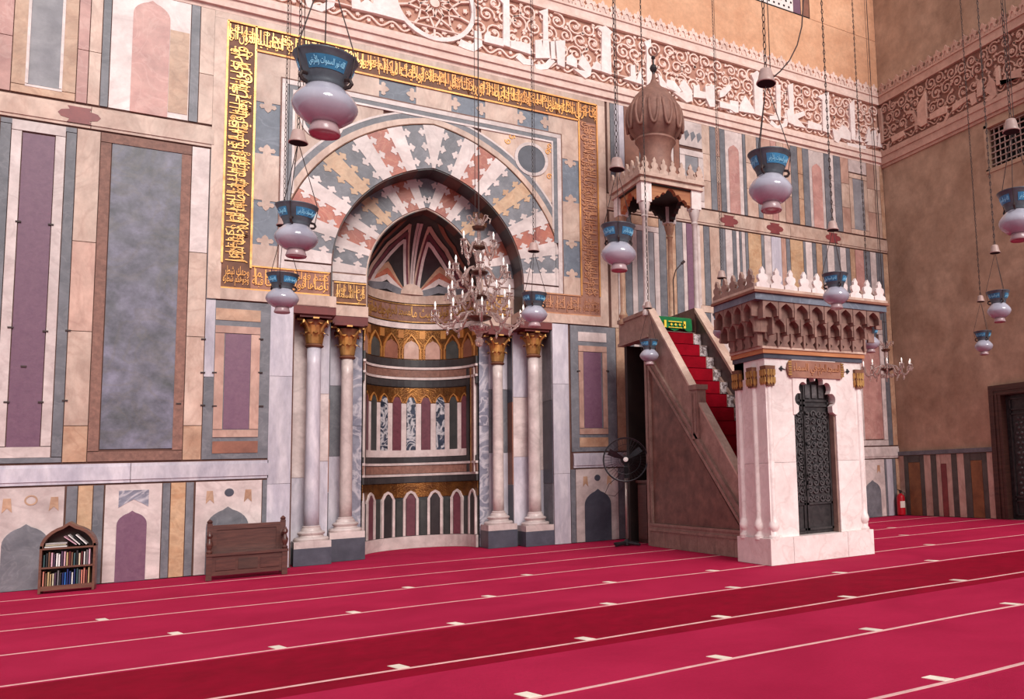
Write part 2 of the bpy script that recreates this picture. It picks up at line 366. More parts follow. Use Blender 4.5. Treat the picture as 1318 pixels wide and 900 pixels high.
for a, b, m in ((82, 97, 'slate'), (97, 116.8, 'orange_marble'), (116.8, 131, 'slate'), (206.4, 217, 'slate'), (217, 236.7, 'orange_marble'), (236.7, 247.4, 'slate'), (335.4, 348, 'slate')):
    slab('marble_strip', wx(a, V), wx(b, V), 0, DZ, m)
dado_panel(wx(132, V), wx(206.4, V), wx(148.7, V), wx(187.6, V), 1.12, 'porphyry', 'bar')
dado_panel(wx(248.9, V), wx(335.4, V), wx(264, V), wx(318.7, V), 1.10, 'slate', 'disc')
for k in range(3): slab('marble_strip', -4.6+k*.6, -4.0+k*.6, 0, DZ, ('slate', 'orange_marble', 'slate')[k])
slab('dado_panel', XL, -4.6, 0, DZ, 'white_marble')
V = 660
slab('marble_strip', wx(734.5, V), wx(741, V), 0, DZ, 'slate')
dado_panel(wx(741, V), wx(796, V), wx(752, V), wx(786, V), 1.10, 'dark_slate', 'disc')
slab('marble_strip', wx(796, V), wx(804, V), 0, DZ, 'slate')
for a, b, m in ((804, 840, 'white_marble'), (840, 872, 'slate'), (872, 905, 'orange_marble'), (905, 935, 'slate'), (935, 990, 'white_marble'), (990, 1030, 'slate'), (1030, 1090, 'white_marble'), (1090, 1103, 'slate')):
    slab('marble_strip', wx(a, V), wx(b, V), 0, DZ, m)
V = 620
dado_panel(wx(1103, V), wx(1138.5, V), wx(1111.5, V), wx(1132, V), .98, 'slate', None)
slab('marble_strip', wx(1138.5, V), wx(1141, V), 0, DZ, 'slate'); slab('marble_strip', wx(1141, V), wx(1149, V), 0, DZ, 'bluish_marble')
slab('marble_strip', wx(1149, V), wx(1153, V), 0, DZ, 'slate'); slab('marble_strip', wx(1153, V), 16.49, 0, DZ, 'tan_marble')
# --- rails (stepped mouldings)
def rail(x0, x1, z0, z1, mat='bluish_marble', cuts=None, joggle=()):
    cuts = cuts or [x0+(x1-x0)*k/max(1, round((x1-x0)/1.9)) for k in range(max(1, round((x1-x0)/1.9))+1)]
    for a, b in zip(cuts, cuts[1:]):
        mb = MB().box(a+.004, b-.004, -.055, .004, z0+.05, z1-.05); mb.box(a+.004, b-.004, -.035, .004, z0, z0+.05); mb.box(a+.004, b-.004, -.035, .004, z1-.05, z1)
        obj('rail_block', mb, mat, wall)
    for x in joggle:
        h = (z1-z0)/2-.05; c = (z0+z1)/2
        pts = [(x-.16, c+h), (x+.16, c+h), (x+.13, c+h*.6), (x+.24, c+h*.4), (x+.28, c), (x+.24, c-h*.4), (x+.13, c-h*.6), (x+.16, c-h), (x-.16, c-h), (x-.13, c-h*.6), (x-.24, c-h*.4), (x-.28, c), (x-.24, c+h*.4), (x-.13, c+h*.6)]
        obj('joggled_block', MB().prism(pts, wall_fn, 0, .061), 'dark_red_marble', wall)
rail(XL, 0.93, 1.61, 1.93); rail(6.71, 7.9, 1.61, 1.93); rail(7.9, 16.49, 1.61, 1.93, 'white_marble')
rail(XL, -0.03, 7.55, 7.93, 'pale_pink_marble', joggle=(wx(103, 151),)); rail(7.62, 16.49, 7.55, 7.93, 'pale_pink_marble', joggle=(wx(937, 289), wx(996, 298), wx(1071, 310)))
# --- main register, left of the niche
Z0, Z1, V = 1.96, 7.52, 480
px0, px1 = wx(12.5, V), wx(56.5, V); ww = wx(70.7, V)-px1; sw = wx(85, V)-wx(70.7, V)
ztop, zbot = wz(53, 174), wz(35, 576)
slab('porphyry_panel', px0, px1, zbot, ztop, 'porphyry', .025)
frame(px0-ww, px1+ww, zbot-.17, ztop+.2, ww, 'white_marble', .034, tb=.18)
frame(px0-ww-sw, px1+ww+sw, Z0, Z1, sw, 'slate', .03, tb=.09)
zc = [Z0, 2.55, 4.1, 5.6, Z1]
for a, b, m in ((85, 116.7, ['tan_marble', 'pale_pink_marble', 'pink_marble', 'pale_pink_marble']), (238, 262, ['tan_marble', 'pale_pink_marble', 'pale_pink_marble', 'white_marble'])):
    cut_strip(a, b, V, zc, m)
slab('slate_panel', wx(131.7, V), wx(228, V), 2.16, wz(190, 190), 'mottled_slate', .02)
bx0, bx1 = wx(116.7, V), wx(238, V)
frame(bx0, bx1, Z0, Z1, wx(131.7, V)-bx0, 'brown_border', .036, tb=.17)
cut_strip(262, 275.5, V, [Z0, 3.4, 4.78, 6.2, Z1], ['slate', 'bluish_marble', 'slate', 'slate'])
for k, m in enumerate(('pale_pink_marble', 'slate', 'tan_marble', 'brown_border', 'slate', 'slate', 'brown_border')):   # beyond the frame
    slab('marble_strip', px0-ww-sw-.34*(k+1), px0-ww-sw-.34*k, Z0, Z1, m)
# small framed panels either side of the niche
def small_panel(x0, x1, a0, a1, p0, p1):
    slab('slate_backing', x0, x1, 1.96, 4.78, 'slate', .022)
    slab('marble_bar', a0, a1, 4.42, 4.64, 'tan_marble' if x0 < 3 else 'white_marble', .034)
    slab('marble_bar', a0, a1, 2.06, 2.28, 'brown_stone' if x0 < 3 else 'tan_marble', .034)
    t = p0-a0
    frame(a0, a1, 2.34, 4.33, t, 'pink_marble', .042, tb=.14)
    slab('porphyry_panel', p0, p1, 2.48, 4.19, 'porphyry', .030)
small_panel(wx(263, 490), wx(349, 490), wx(275, 490), wx(334, 490), wx(288, 490), wx(322, 490))
small_panel(wx(734, 490), wx(793, 490), wx(744, 490), wx(781, 490), wx(750.5, 490), wx(773.5, 490))
cl_ = obj('iron_clamp', MB().box(-.035, .035, -.05, 0, -.012, .012), 'iron', wall, local=True); cl_.location = (wx(14, 422), 0, wz(14, 422))
for u, v in ((59, 427), (9, 518), (53, 518), (31, 472+0), (24, 286), (66, 290), (88, 426), (84, 516), (262, 437), (261, 480), (261, 522), (276, 480), (276, 523), (336, 437), (335, 480), (744, 478), (781, 478), (230, 520), (336, 523)):
    dup(cl_, (wx(u, v), 0, wz(u, v)), wall)
# --- upper register, left
Z0, Z1 = 7.97, 10.16
slab('grey_panel', wx(35, 70), wx(85, 70), 8.14, 9.72, 'grey_marble', .02)
x0, x1 = wx(16, 70), wx(100, 70); frame(x0, x1, Z0, 9.98, .20, 'tan_marble', .032, tb=.14); frame(x0+.17, x1-.17, Z0+.12, 9.86, .05, 'white_marble', .038)
for a, b, m in ((100, 115, 'rose_marble'), (115, 131, 'pale_pink_marble'), (131, 142, 'slate'), (245, 257, 'slate'), (257, 276, 'pale_pink_marble'), (-25, 16, 'rose_marble')): cut_strip(a, b, 70, [Z0, 8.9, Z1] if m != 'slate' else [Z0, Z1], [m])
slab('marble_panel', wx(142, 70), wx(245, 70), Z0, Z1, 'white_marble', .022)
obj('arch_inlay', MB().prism(arch_poly(wx(170, 70), wx(218, 70), Z0, 10.02), wall_fn, 0, .034), 'rose_marble', wall)
slab('marble_strip', wx(218, 70), wx(244, 70), Z0+.1, 9.6, 'tan_marble', .030)
slab('marble_strip', XL, wx(-25, 70), Z0, Z1, 'pale_pink_marble')
# --- upper register, right of the niche frame
V = 239.4
Sx = lambda x: 880+x/3.914
for a, b, m in ((95, 135, 'pale_pink_marble'), (135, 165, 'slate'), (165, 185, 'pink_marble'), (185, 212, 'slate'), (300, 315, 'slate'), (315, 370, 'pale_pink_marble'), (370, 392, 'slate'), (392, 440, 'pink_marble'), (440, 470, 'rose_marble'), (470, 505, 'pale_pink_marble'), (505, 540, 'pink_marble'),
                (540, 575, 'slate'), (575, 600, 'tan_marble'), (600, 632, 'slate'), (708, 735, 'slate'), (735, 755, 'white_marble'), (755, 790, 'slate'), (790, 830, 'pink_marble'), (920, 960, 'pink_marble'), (960, 985, 'pale_pink_marble')):
    cut_strip(Sx(a), Sx(b), V, [Z0, 8.7, 9.4, Z1] if m not in ('slate',) else [Z0, Z1], [m, 'pale_pink_marble' if 'pink' in m else m, m])
slab('marble_strip', wx(Sx(985), V), 16.49, Z0, Z1, 'tan_marble')
for a, b, p, q in ((212, 300, 228, 280), (632, 708, 646, 694)):
    slab('marble_panel', wx(Sx(a), V), wx(Sx(b), V), Z0, Z1, 'white_marble', .022)
    obj('arch_inlay', MB().prism(arch_poly(wx(Sx(p), V), wx(Sx(q), V), Z0, 9.78), wall_fn, 0, .034), 'rose_marble', wall)
x0, x1 = wx(Sx(830), V), wx(Sx(920), V); frame(x0, x1, Z0, 9.75, .14, 'pale_pink_marble', .034); slab('marble_bar', x0, x1, 9.78, Z1, 'white_marble')
slab('grey_panel', x0+.14, x1-.14, Z0+.14, 9.61, 'grey_marble', .024)
V = 190
for a, b, m in ((781, 785, 'pale_pink_marble'), (785, 790.5, 'slate'), (790.5, 803, 'bluish_marble'), (803, 822, 'brown_stone'), (822, 842, 'slate'), (842, 866, 'white_marble'), (866, 873.5, 'brown_stone')):
    slab('marble_strip', wx(a, V), wx(b, V), Z0, Z1, m)
x0, x1 = wx(873.5, V), wx(904, V); frame(x0, x1, Z0, 9.42, .16, 'white_marble', .034); slab('grey_panel', x0+.16, x1-.16, Z0+.16, 9.26, 'grey_marble', .024)
slab('marble_bar', x0, x1, 9.5, Z1, 'white_marble', .028)
for k in range(3): obj('corner_inlay', MB().prism([(x0+.18+k*.18, 9.64), (x0+.15+k*.18, 9.86), (x0+.24+k*.18, 9.92), (x0+.3+k*.18, 9.8)], wall_fn, 0, .036), 'slate', wall)
# --- strip register right, below the rail
Z0, Z1, V = 1.96, 7.52, 330
low = [(75, 100, 'pale_pink_marble'), (100, 130, 'slate'), (130, 180, 'pale_pink_marble'), (180, 210, 'slate'), (210, 245, 'white_marble'), (245, 265, 'slate'), (265, 280, 'white_marble'), (280, 292, 'slate'), (292, 310, 'white_marble'), (310, 325, 'slate'), (325, 390, 'orange_marble'),
       (390, 405, 'slate'), (405, 440, 'white_marble'), (440, 490, 'bluish_marble'), (490, 515, 'pink_marble'), (515, 535, 'slate'), (535, 600, 'orange_marble'), (600, 612, 'slate'), (612, 645, 'white_marble'), (645, 665, 'slate'), (665, 695, 'tan_marble'), (695, 720, 'slate'), (720, 755, 'white_marble'),
       (755, 785, 'slate'), (785, 815, 'white_marble'), (815, 835, 'slate'), (835, 860, 'tan_marble'), (860, 903, 'rose_marble'), (903, 935, 'slate'), (935, 965, 'white_marble'), (965, 1000, 'slate')]
for a, b, m in low: slab('marble_strip', wx(Sx(a), V), wx(Sx(b), V), 5.5, Z1, m, .03+rnd.uniform(-.004, .004))
slab('marble_strip', wx(Sx(1000), V), 16.49, Z0, Z1, 'tan_marble')
Sk = lambda x: 780+x/4.09
V = 347
for a, b, m in ((20, 60, 'pale_pink_marble'), (60, 100, 'white_marble'), (100, 135, 'slate'), (280, 318, 'slate'), (318, 368, 'tan_marble'), (368, 405, 'slate'), (405, 425, 'white_marble'), (425, 462, 'porphyry'), (462, 498, 'white_marble')):
    slab('marble_strip', wx(Sk(a), V), wx(Sk(b), V), 4.78 if a < 100 else Z0, Z1, m)
x0, x1 = wx(Sk(135), V), wx(Sk(280), V); frame(x0, x1, Z0, 7.3, .14, 'white_marble', .034); slab('grey_panel', x0+.14, x1-.14, Z0+.14, 7.16, 'grey_marble', .024); slab('marble_bar', x0, x1, 7.3, Z1, 'tan_marble')
slab('marble_strip', wx(793, 490), wx(Sk(100), V), Z0, 4.78, 'tan_marble')
# large panels low behind the pulpit, a rose panel near the corner
slab('rail_block', wx(Sx(75), 330), wx(Sx(965), 330), 5.32, 5.5, 'pale_pink_marble', .036)
slab('marble_strip', wx(Sx(965), 330), wx(Sx(1000), 330), Z0, 5.5, 'slate')
p0, p1 = wx(1104, 500), wx(1141, 500)
xx = wx(Sx(75), 330); k = 0
while xx < p0-.5:
    nx = min(xx+(.28, .7, .28, .95)[k % 4], p0-.02); slab('marble_strip', xx, nx, Z0, 5.32, ('slate', 'white_marble', 'slate', 'rose_marble')[k % 4]); xx = nx; k += 1
slab('rose_panel', p0+.1, p1-.22, 2.14, 5.0, 'rose_marble', .024); frame(p0, p1-.06, Z0, 5.28, .16, 'white_marble', .034); slab('marble_strip', p1-.06, wx(Sx(965), 330), Z0, 5.32, 'slate')

# ================================================================== INSCRIPTION BAND
mb = MB()
for z0, z1, d in ((10.16, 10.24, .03), (10.24, 10.40, .09), (10.40, 10.50, .13), (10.50, 10.58, .09)):
    mb.box(XL, 16.5-d, -d, .01, z0, z1)
obj('moulding', mb, 'carved_stone', wall)
slab('band_ground', XL, 16.5, 10.58, 12.02, 'carved_ground', .02)
mb = MB().box(XL, 16.45, -.11, .01, 10.845, 10.875); mb.box(XL, 16.45, -.11, .01, 12.0, 12.05); mb.box(XL, 16.45, -.06, .01, 12.05, 12.26); mb.box(XL, 16.45, -.09, .01, 12.26, 12.31)
obj('band_border', mb, 'carved_stone', wall)
plaster = slab('plaster_field', XL, 16.5, 12.31, 14.05, 'plaster', .012)
slab('plaster_field', XL, 10.9, 14.05, ZT, 'plaster', .012); slab('plaster_field', 14.0, 16.5, 14.05, ZT, 'plaster', .012)
# window high in the plaster
win = obj('window_1', MB().box(10.9, 14.0, -.005, .01, 14.05, ZT), 'void', kind='structure')
slab('stucco_screen', 10.9, 13.42, 14.08, ZT, 'carved_white', .012, win)
mb = MB()
for i in range(14):
    for j in range(8):
        cx_, cz_ = 11.05+i*.17+(j % 2)*.08, 14.18+j*.16
        if cx_ < 13.35: mb.prism([(cx_+.035*math.cos(k*PI/3), cz_+.035*math.sin(k*PI/3)) for k in range(6)], wall_fn, .004, .016)
obj('screen_piercing', mb, 'void', win, kind='stuff')
slab('jamb_strip', 13.42, 13.68, 14.08, ZT, 'porphyry', .010, win); slab('jamb_strip', 13.68, 13.74, 14.08, ZT, 'plaster', .02, win); slab('jamb_strip', 13.74, 13.99, 14.08, ZT, 'brown_stone', .008, win)

def spiral(cx_, cz_, r, turns, a0, sgn, n=16):
    return [(cx_+r*(1-.78*k/n)*math.cos(a0+sgn*turns*2*PI*k/n), cz_+r*(1-.78*k/n)*math.sin(a0+sgn*turns*2*PI*k/n)) for k in range(n+1)]
LEAF = [(-.5, 0), (-.35, .32), (-.62, .5), (-.3, .68), (-.12, .62), (0, 1.05), (.12, .62), (.3, .68), (.62, .5), (.35, .32), (.5, 0), (.15, -.12), (-.15, -.12)]
def leafp(cx_, cz_, s, a): c, t = math.cos(a)*s, math.sin(a)*s; return [(cx_+x*c-z*t, cz_+x*t+z*c) for x, z in LEAF]
def scrolls(a0, a1, fn, base=0.0, seed=3, skip=None):
    r_ = random.Random(seed); mb = MB(); a = a0
    while a < a1-.2:
        for zc_ in (11.12, 11.48, 11.80):
            x, z = a+.22+r_.uniform(-.04, .04)+(.16 if zc_ == 11.48 else 0), zc_+r_.uniform(-.03, .03)
            if x > a1-.2 or (skip and skip(x, z)): continue
            sg = r_.choice((-1, 1)); q = r_.uniform(0, 6.28); R = r_.uniform(.15, .21)
            mb.ribbon(spiral(x, z, R, 1.35, q, sg), .034, fn, base, base+.06)
            mb.prism(leafp(x, z-.02, .085, r_.uniform(0, 6.28)), fn, base, base+.07, back=False)
            for k in range(3):
                t = q+2.1*k; px_, pz_ = x+R*1.12*math.cos(t), z+R*1.12*math.sin(t)
                if 10.92 < pz_ < 11.95 and a0+.05 < px_ < a1-.05: mb.prism(leafp(px_, pz_, .075, t-1.2), fn, base, base+.055, back=False)
        a += .36
    a = a0                                          # running leaf border below the letters
    while a < a1-.2:
        pts = [(a+.44*k/8, 10.71+.07*math.sin(2*PI*k/8)) for k in range(9)]
        if pts[-1][0] < a1: mb.ribbon(pts, .035, fn, base, base+.05)
        mb.prism(leafp(a+.11, 10.66, .075, .4), fn, base, base+.06, back=False); mb.prism(leafp(a+.33, 10.77, .075, PI+.4), fn, base, base+.06, back=False)
        a += .44
    return mb
RCX, RCZ, RR = CX, 11.42, .80
obj('scrollwork', scrolls(-2.0, 16.45, wall_fn, .02, 3, lambda x, z: math.hypot(x-RCX, z-RCZ) < RR+.12), 'carved_stone', wall, kind='stuff')
# roundel over the niche
mb = MB().ribbon([(RCX+RR*math.cos(k*PI/20), RCZ+RR*math.sin(k*PI/20)) for k in range(41)], .09, wall_fn, .01, .12)
ro = obj('roundel', mb, 'carved_white', wall)
mb = MB()
for k in range(10):
    a = k*PI/5; b = a+PI/10
    mb.ribbon([(RCX+.14*math.cos(a), RCZ+.14*math.sin(a)), (RCX+.30*math.cos(b), RCZ+.30*math.sin(b)), (RCX+.36*math.cos(a+.05), RCZ+.36*math.sin(a+.05)), (RCX+.55*math.cos(b), RCZ+.55*math.sin(b)), (RCX+.75*math.cos(b), RCZ+.75*math.sin(b))], .04, wall_fn, .02, .09)
    mb.ribbon([(RCX+.14*math.cos(a), RCZ+.14*math.sin(a)), (RCX+.30*math.cos(a-PI/10), RCZ+.30*math.sin(a-PI/10)), (RCX+.36*math.cos(a), RCZ+.36*math.sin(a)), (RCX+.55*math.cos(a-PI/10), RCZ+.55*math.sin(a-PI/10))], .04, wall_fn, .02, .09)
    mb.prism(leafp(RCX+.60*math.cos(a), RCZ+.60*math.sin(a), .10, a-PI/2), wall_fn, .02, .08); mb.prism(leafp(RCX+.42*math.cos(a), RCZ+.42*math.sin(a), .06, a-PI/2), wall_fn, .02, .08)
mb.prism([(RCX+.1*math.cos(k*PI/6), RCZ+.1*math.sin(k*PI/6)) for k in range(12)], wall_fn, .02, .1)
obj('roundel_tracery', mb, 'carved_stone', wall, kind='stuff')
# the kufic letters, traced on the wall plane
def letter(org, sc, pts, d=.125, parent=wall):
    d += rnd.uniform(-.012, .012)
    P = [wp(org[0]+x/sc, org[1]+y/sc) for x, y in pts]
    obj('kufic_letter', MB().prism(P, wall_fn, .01, d), 'carved_white', parent)
def stroke(org, sc, pts, w, d=.125):
    P = [wp(org[0]+x/sc, org[1]+y/sc) for x, y in pts]; obj('kufic_letter', MB().ribbon(P, w, wall_fn, .01, d-.02), 'carved_white', wall)
A, s = (590, 0), 6.59
for p in ([(330, 12), (418, 5), (425, 420), (366, 402), (366, 52)], [(205, 375), (208, 318), (235, 278), (262, 325), (362, 350), (370, 415)], [(430, 365), (520, 372), (602, 402), (606, 482), (430, 425)],
          [(665, 118), (745, 92), (748, 356), (706, 356), (704, 150)], [(635, 360), (692, 356), (698, 420), (704, 358), (752, 360), (762, 512), (640, 512)], [(765, 372), (800, 368), (806, 520), (772, 520)], [(808, 366), (890, 362), (886, 592), (826, 566)],
          [(900, 560), (904, 500), (940, 478), (990, 532), (990, 592)], [(1035, 480), (1090, 556), (1112, 604), (1104, 660), (1062, 684), (960, 604), (1060, 622), (998, 566)], [(1150, 538), (1192, 566), (1192, 622), (1108, 600)],
          [(1165, 256), (1230, 238), (1292, 292), (1274, 312), (1282, 652), (1196, 622), (1200, 292)]): letter(A, s, p)
stroke(A, s, [(150, 282), (160, 392), (110, 424), (40, 398), (0, 378)], .17); stroke(A, s, [(488, 488), (545, 540), (620, 548)], .14); stroke(A, s, [(640, 586), (730, 582), (790, 520)], .13)
A, s = (780, 20), 6.428
for p in ([(120, 540), (186, 520), (184, 432), (222, 428), (232, 556), (262, 470), (292, 556), (292, 592)], [(296, 236), (352, 214), (362, 600), (318, 590), (316, 280)], [(413, 490), (495, 600), (570, 648), (430, 600)], [(485, 545), (545, 560), (604, 640), (580, 660), (480, 604)],
          [(625, 540), (692, 640), (696, 722), (650, 736), (596, 692), (540, 652), (618, 650), (585, 604)], [(704, 600), (750, 588), (756, 640), (804, 652), (804, 704), (704, 692)], [(800, 602), (880, 590), (880, 772), (840, 772), (806, 700)],
          [(920, 640), (1005, 584), (1018, 622), (958, 684), (922, 694)], [(920, 728), (1066, 770), (1054, 824), (1002, 792), (920, 776)]): letter(A, s, p)
A, s = (940, 60), 5.625
for p in ([(-20, 400), (42, 410), (42, 490), (-20, 490)], [(90, 365), (155, 470), (162, 500), (44, 480), (50, 440)], [(132, 216), (175, 188), (218, 240), (214, 262), (216, 520), (160, 502), (150, 260)], [(312, 290), (346, 288), (348, 546), (268, 540), (268, 514), (320, 510)],
          [(396, 292), (436, 278), (442, 580), (400, 560), (388, 480), (410, 458)], [(440, 502), (516, 478), (522, 510), (470, 534), (532, 602), (440, 582)], [(545, 548), (640, 580), (642, 620), (540, 602)], [(612, 372), (692, 342), (702, 642), (650, 622), (646, 402)],
          [(718, 600), (760, 622), (790, 578), (830, 602), (852, 640), (852, 692), (780, 672), (762, 712), (734, 692)], [(842, 426), (876, 398), (886, 692), (856, 682)], [(888, 690), (908, 608), (938, 704)], [(958, 702), (984, 588), (1002, 692)], [(1008, 620), (1034, 616), (1042, 732), (968, 722)], [(1052, 640), (1076, 634), (1084, 742), (1046, 736)]): letter(A, s, p)
stroke(A, s, [(276, 556), (330, 600), (382, 574), (400, 476)], .13); stroke(A, s, [(830, 716), (900, 730), (965, 742)], .1)
A, s = (380, 0), 5.99
for p in ([(426, -60), (488, -60), (490, 20), (500, 44), (542, 12), (592, 50), (600, -30), (640, -60), (770, -60), (786, 40), (840, 184), (620, 126), (430, 84)],): letter(A, s, p)
stroke(A, s, [(90, -20), (110, 62), (190, 86), (270, 50), (280, -10)], .13)
# cresting: one leaf, repeated
CREST = [(-.15, 0), (-.15, .10), (-.09, .14), (-.13, .22), (-.10, .27), (-.05, .25), (-.035, .31), (0, .36), (.035, .31), (.05, .25), (.10, .27), (.13, .22), (.09, .14), (.15, .10), (.15, 0)]
cm = MB().prism(CREST, wall_fn, 0, .06, back=False); cm.ribbon([(-.08, .05), (-.05, .16), (0, .2), (.05, .16), (.08, .05)], .03, wall_fn, .06, .085); cm.prism([(-.03, .2), (0, .3), (.03, .2)], wall_fn, .06, .08, back=False)
cm.ribbon([(-.15, .10), (-.19, .17), (-.15, .22)], .03, wall_fn, .0, .05)
c0 = obj('crest_leaf', cm, 'carved_stone', wall, local=True); c0.location = (16.3, 0, 12.30); k = 1
while 16.3-k*.31 > -2: dup(c0, (16.3-k*.31, 0, 12.30), wall); k += 1

# --- the side wall: band, cresting, dado, window grille, door
mb = MB()
for z0, z1, d in ((10.10, 10.18, .05), (10.18, 10.40, .10), (10.40, 10.50, .13), (10.50, 10.58, .09), (10.845, 10.875, .11), (12.0, 12.05, .11), (12.05, 12.26, .06), (12.26, 12.31, .09)): mb.box(16.5-d, 16.51, -9, -.02, z0, z1)
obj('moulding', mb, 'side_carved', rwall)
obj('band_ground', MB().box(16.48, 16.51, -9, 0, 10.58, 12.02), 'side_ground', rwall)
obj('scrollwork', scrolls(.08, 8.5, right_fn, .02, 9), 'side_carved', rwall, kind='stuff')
def rl(pts, org=(1118, 110), sc=6.59):
    P = []
    for x, y in pts: q = sideyz(org[0]+x/sc, org[1]+y/sc, 16.5); P.append((-q[0], q[1]))
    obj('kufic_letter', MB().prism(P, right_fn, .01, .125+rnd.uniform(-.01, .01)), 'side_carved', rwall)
for p in ([(100, 210), (128, 200), (150, 490), (130, 500)], [(440, 180), (505, 60), (520, 330), (470, 360), (440, 340)], [(215, 440), (320, 390), (330, 430), (225, 490)], [(545, 250), (650, 190), (690, 180), (690, 240), (545, 300)], [(735, 170), (830, 110), (930, 60), (940, 150), (900, 180), (880, 120), (735, 230)],
          [(945, -10), (985, -40), (990, 90), (945, 110)], [(1010, 60), (1060, -60), (1100, -20), (1110, 90), (1060, 140), (1000, 150), (1060, 90)], [(1100, -130), (1130, -160), (1145, 0), (1112, 10)], [(1120, -30), (1150, 10), (1185, -90), (1215, -30), (1240, -110), (1318, -140), (1318, -60), (1120, 10)]): rl(p)
def rtube(pts, w):
    P = []
    for x, y in pts: q = sideyz(1118+x/6.59, 110+y/6.59, 16.5); P.append((-q[0], q[1]))
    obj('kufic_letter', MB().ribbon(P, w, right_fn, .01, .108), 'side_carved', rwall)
rtube([(120, 560), (150, 580), (185, 550), (185, 500)], .1); rtube([(600, 340), (660, 330), (700, 240)], .1); rtube([(340, 240), (400, 230), (425, 300), (425, 380)], .1)
cmr = MB().prism(CREST, lambda a, b, d: (-d, -a, b), 0, .06, back=False); cmr.ribbon([(-.08, .05), (-.05, .16), (0, .2), (.05, .16), (.08, .05)], .03, lambda a, b, d: (-d, -a, b), .06, .085)
c1 = obj('crest_leaf', cmr, 'side_carved', rwall, local=True); c1.location = (16.5, -.2, 12.30)
for k in range(1, 22): dup(c1, (16.5, -.2-k*.31, 12.30), rwall)
def rslab(name, a0, a1, z0, z1, mat, d=.03): return obj(name, MB().box(16.5-d, 16.503, -a1+.005, -a0-.005, z0+.005, z1-.005), mat, rwall)
rslab('dado_rail', 0, DY0, 1.66, 1.78, 'slate', .07)
def ry(x, y=600): return -sideyz(1098+x/5.99, 560+y/5.99, 16.5)[0]
for a, b, m in ((350, 408, 'pale_pink_marble'), (408, 440, 'side_dado_dark'), (440, 530, 'side_dado_brown'), (530, 562, 'side_dado_dark'), (562, 615, 'pale_pink_marble'), (615, 658, 'side_dado_dark'), (658, 690, 'pale_pink_marble'), (690, 735, 'dark_red_marble'), (735, 775, 'pale_pink_marble'),
                (775, 818, 'side_dado_dark'), (818, 872, 'pale_pink_marble'), (872, 922, 'side_dado_dark'), (922, 1010, 'side_dado_brown'), (1010, 1050, 'side_dado_dark'), (1050, 1095, 'pale_pink_marble')):
    a, b = max(ry(a, 400), .01), min(ry(b, 400), DY0-.01)
    if m == 'side_dado_brown': rslab('marble_strip', a, b, 0, 1.46, m, .026); rslab('marble_bar', a, b, 1.46, 1.655, 'side_dado_dark')
    elif m == 'dark_red_marble': rslab('marble_strip', a, b, 0, 1.40, m, .026); rslab('marble_bar', a, b, 1.40, 1.655, 'pale_pink_marble')
    else: rslab('marble_strip', a, b, 0, 1.655, m)
rslab('marble_strip', min(ry(1095, 400), DY0-.06), DY0, 0, 1.655, 'side_dado_dark')
# window grille
w2 = obj('window_2', MB().box(16.94, 16.99, -WY1, -WY0, WZ0, WZ1), 'void', kind='structure')
mb = MB(); mb.box(16.47, 16.62, -WY0-.0, -WY0-.1, WZ0, WZ1); mb.box(16.47, 16.62, -WY1, -WY0, WZ0-.06, WZ0+.04); mb.box(16.47, 16.62, -WY1, -WY0, WZ1-.08, WZ1)
obj('window_frame', mb, 'side_plaster', w2)
b0 = obj('grille_bar', MB().tube([(0, 0, 0), (0, 0, WZ1-WZ0)], .018, 6), 'grille_iron', w2, local=True); b0.location = (16.6, -WY0-.22, WZ0)
for k in range(1, 12): dup(b0, (16.6, -WY0-.22-k*.155, WZ0), w2)
h0 = obj('grille_bar', MB().tube([(0, 0, 0), (0, -(WY1-WY0), 0)], .018, 6), 'grille_iron', w2, local=True); h0.location = (16.585, -WY0, WZ0+.16)
for k in range(1, 7): dup(h0, (16.585, -WY0, WZ0+.16+k*.155), w2)
# bronze door
dr = obj('door_1', MB().box(16.62, 16.74, -DY1, -DY0, 0, DZ1), 'bronze', kind='structure')
mb = MB()
for y0, y1, z0, z1 in ((DY0-.02, DY0+.34, 0, DZ1), (DY1-.34, DY1, 0, DZ1), (DY0+.34, DY1-.34, DZ1-.26, DZ1)): mb.box(16.42, 16.62, -y1, -y0, z0, z1)
for q in (.1, .2): mb.box(16.40-.02*q, 16.5, -DY0-q-.04, -DY0-q, 0, DZ1-q); mb.box(16.40, 16.5, -DY1+.34, -DY0-.1, DZ1-q-.04, DZ1-q)
obj('door_frame', mb, 'dark_wood', dr)
mb = MB(); a0, a1 = DY0+.46, DY1-.46
for z in (.08, .42, .52, 2.55, 2.66, 2.92): mb.box(16.58, 16.63, -a1, -a0, z, z+.035)
mb.box(16.58, 16.63, -a0-.04, -a0, .08, 2.95)
obj('door_panel', mb, 'bronze', dr)
mb = MB(); r_ = random.Random(5)
for i in range(16):
    for j in range(16):
        y, z = -(a0+.16+i*.13+(j % 2)*.06), .62+j*.122
        if -y < a1-.1: mb.lathe([(.05, 0), (.035, .02), (0, .03)], (0, 0, 0), 6); n = len(mb.v); mb.v[-18:] = [(16.62-p[2], y+p[0]*r_.uniform(.8, 1.2), z+p[1]) for p in mb.v[-18:]]
obj('door_bosses', mb, 'bronze_relief', dr, kind='stuff')

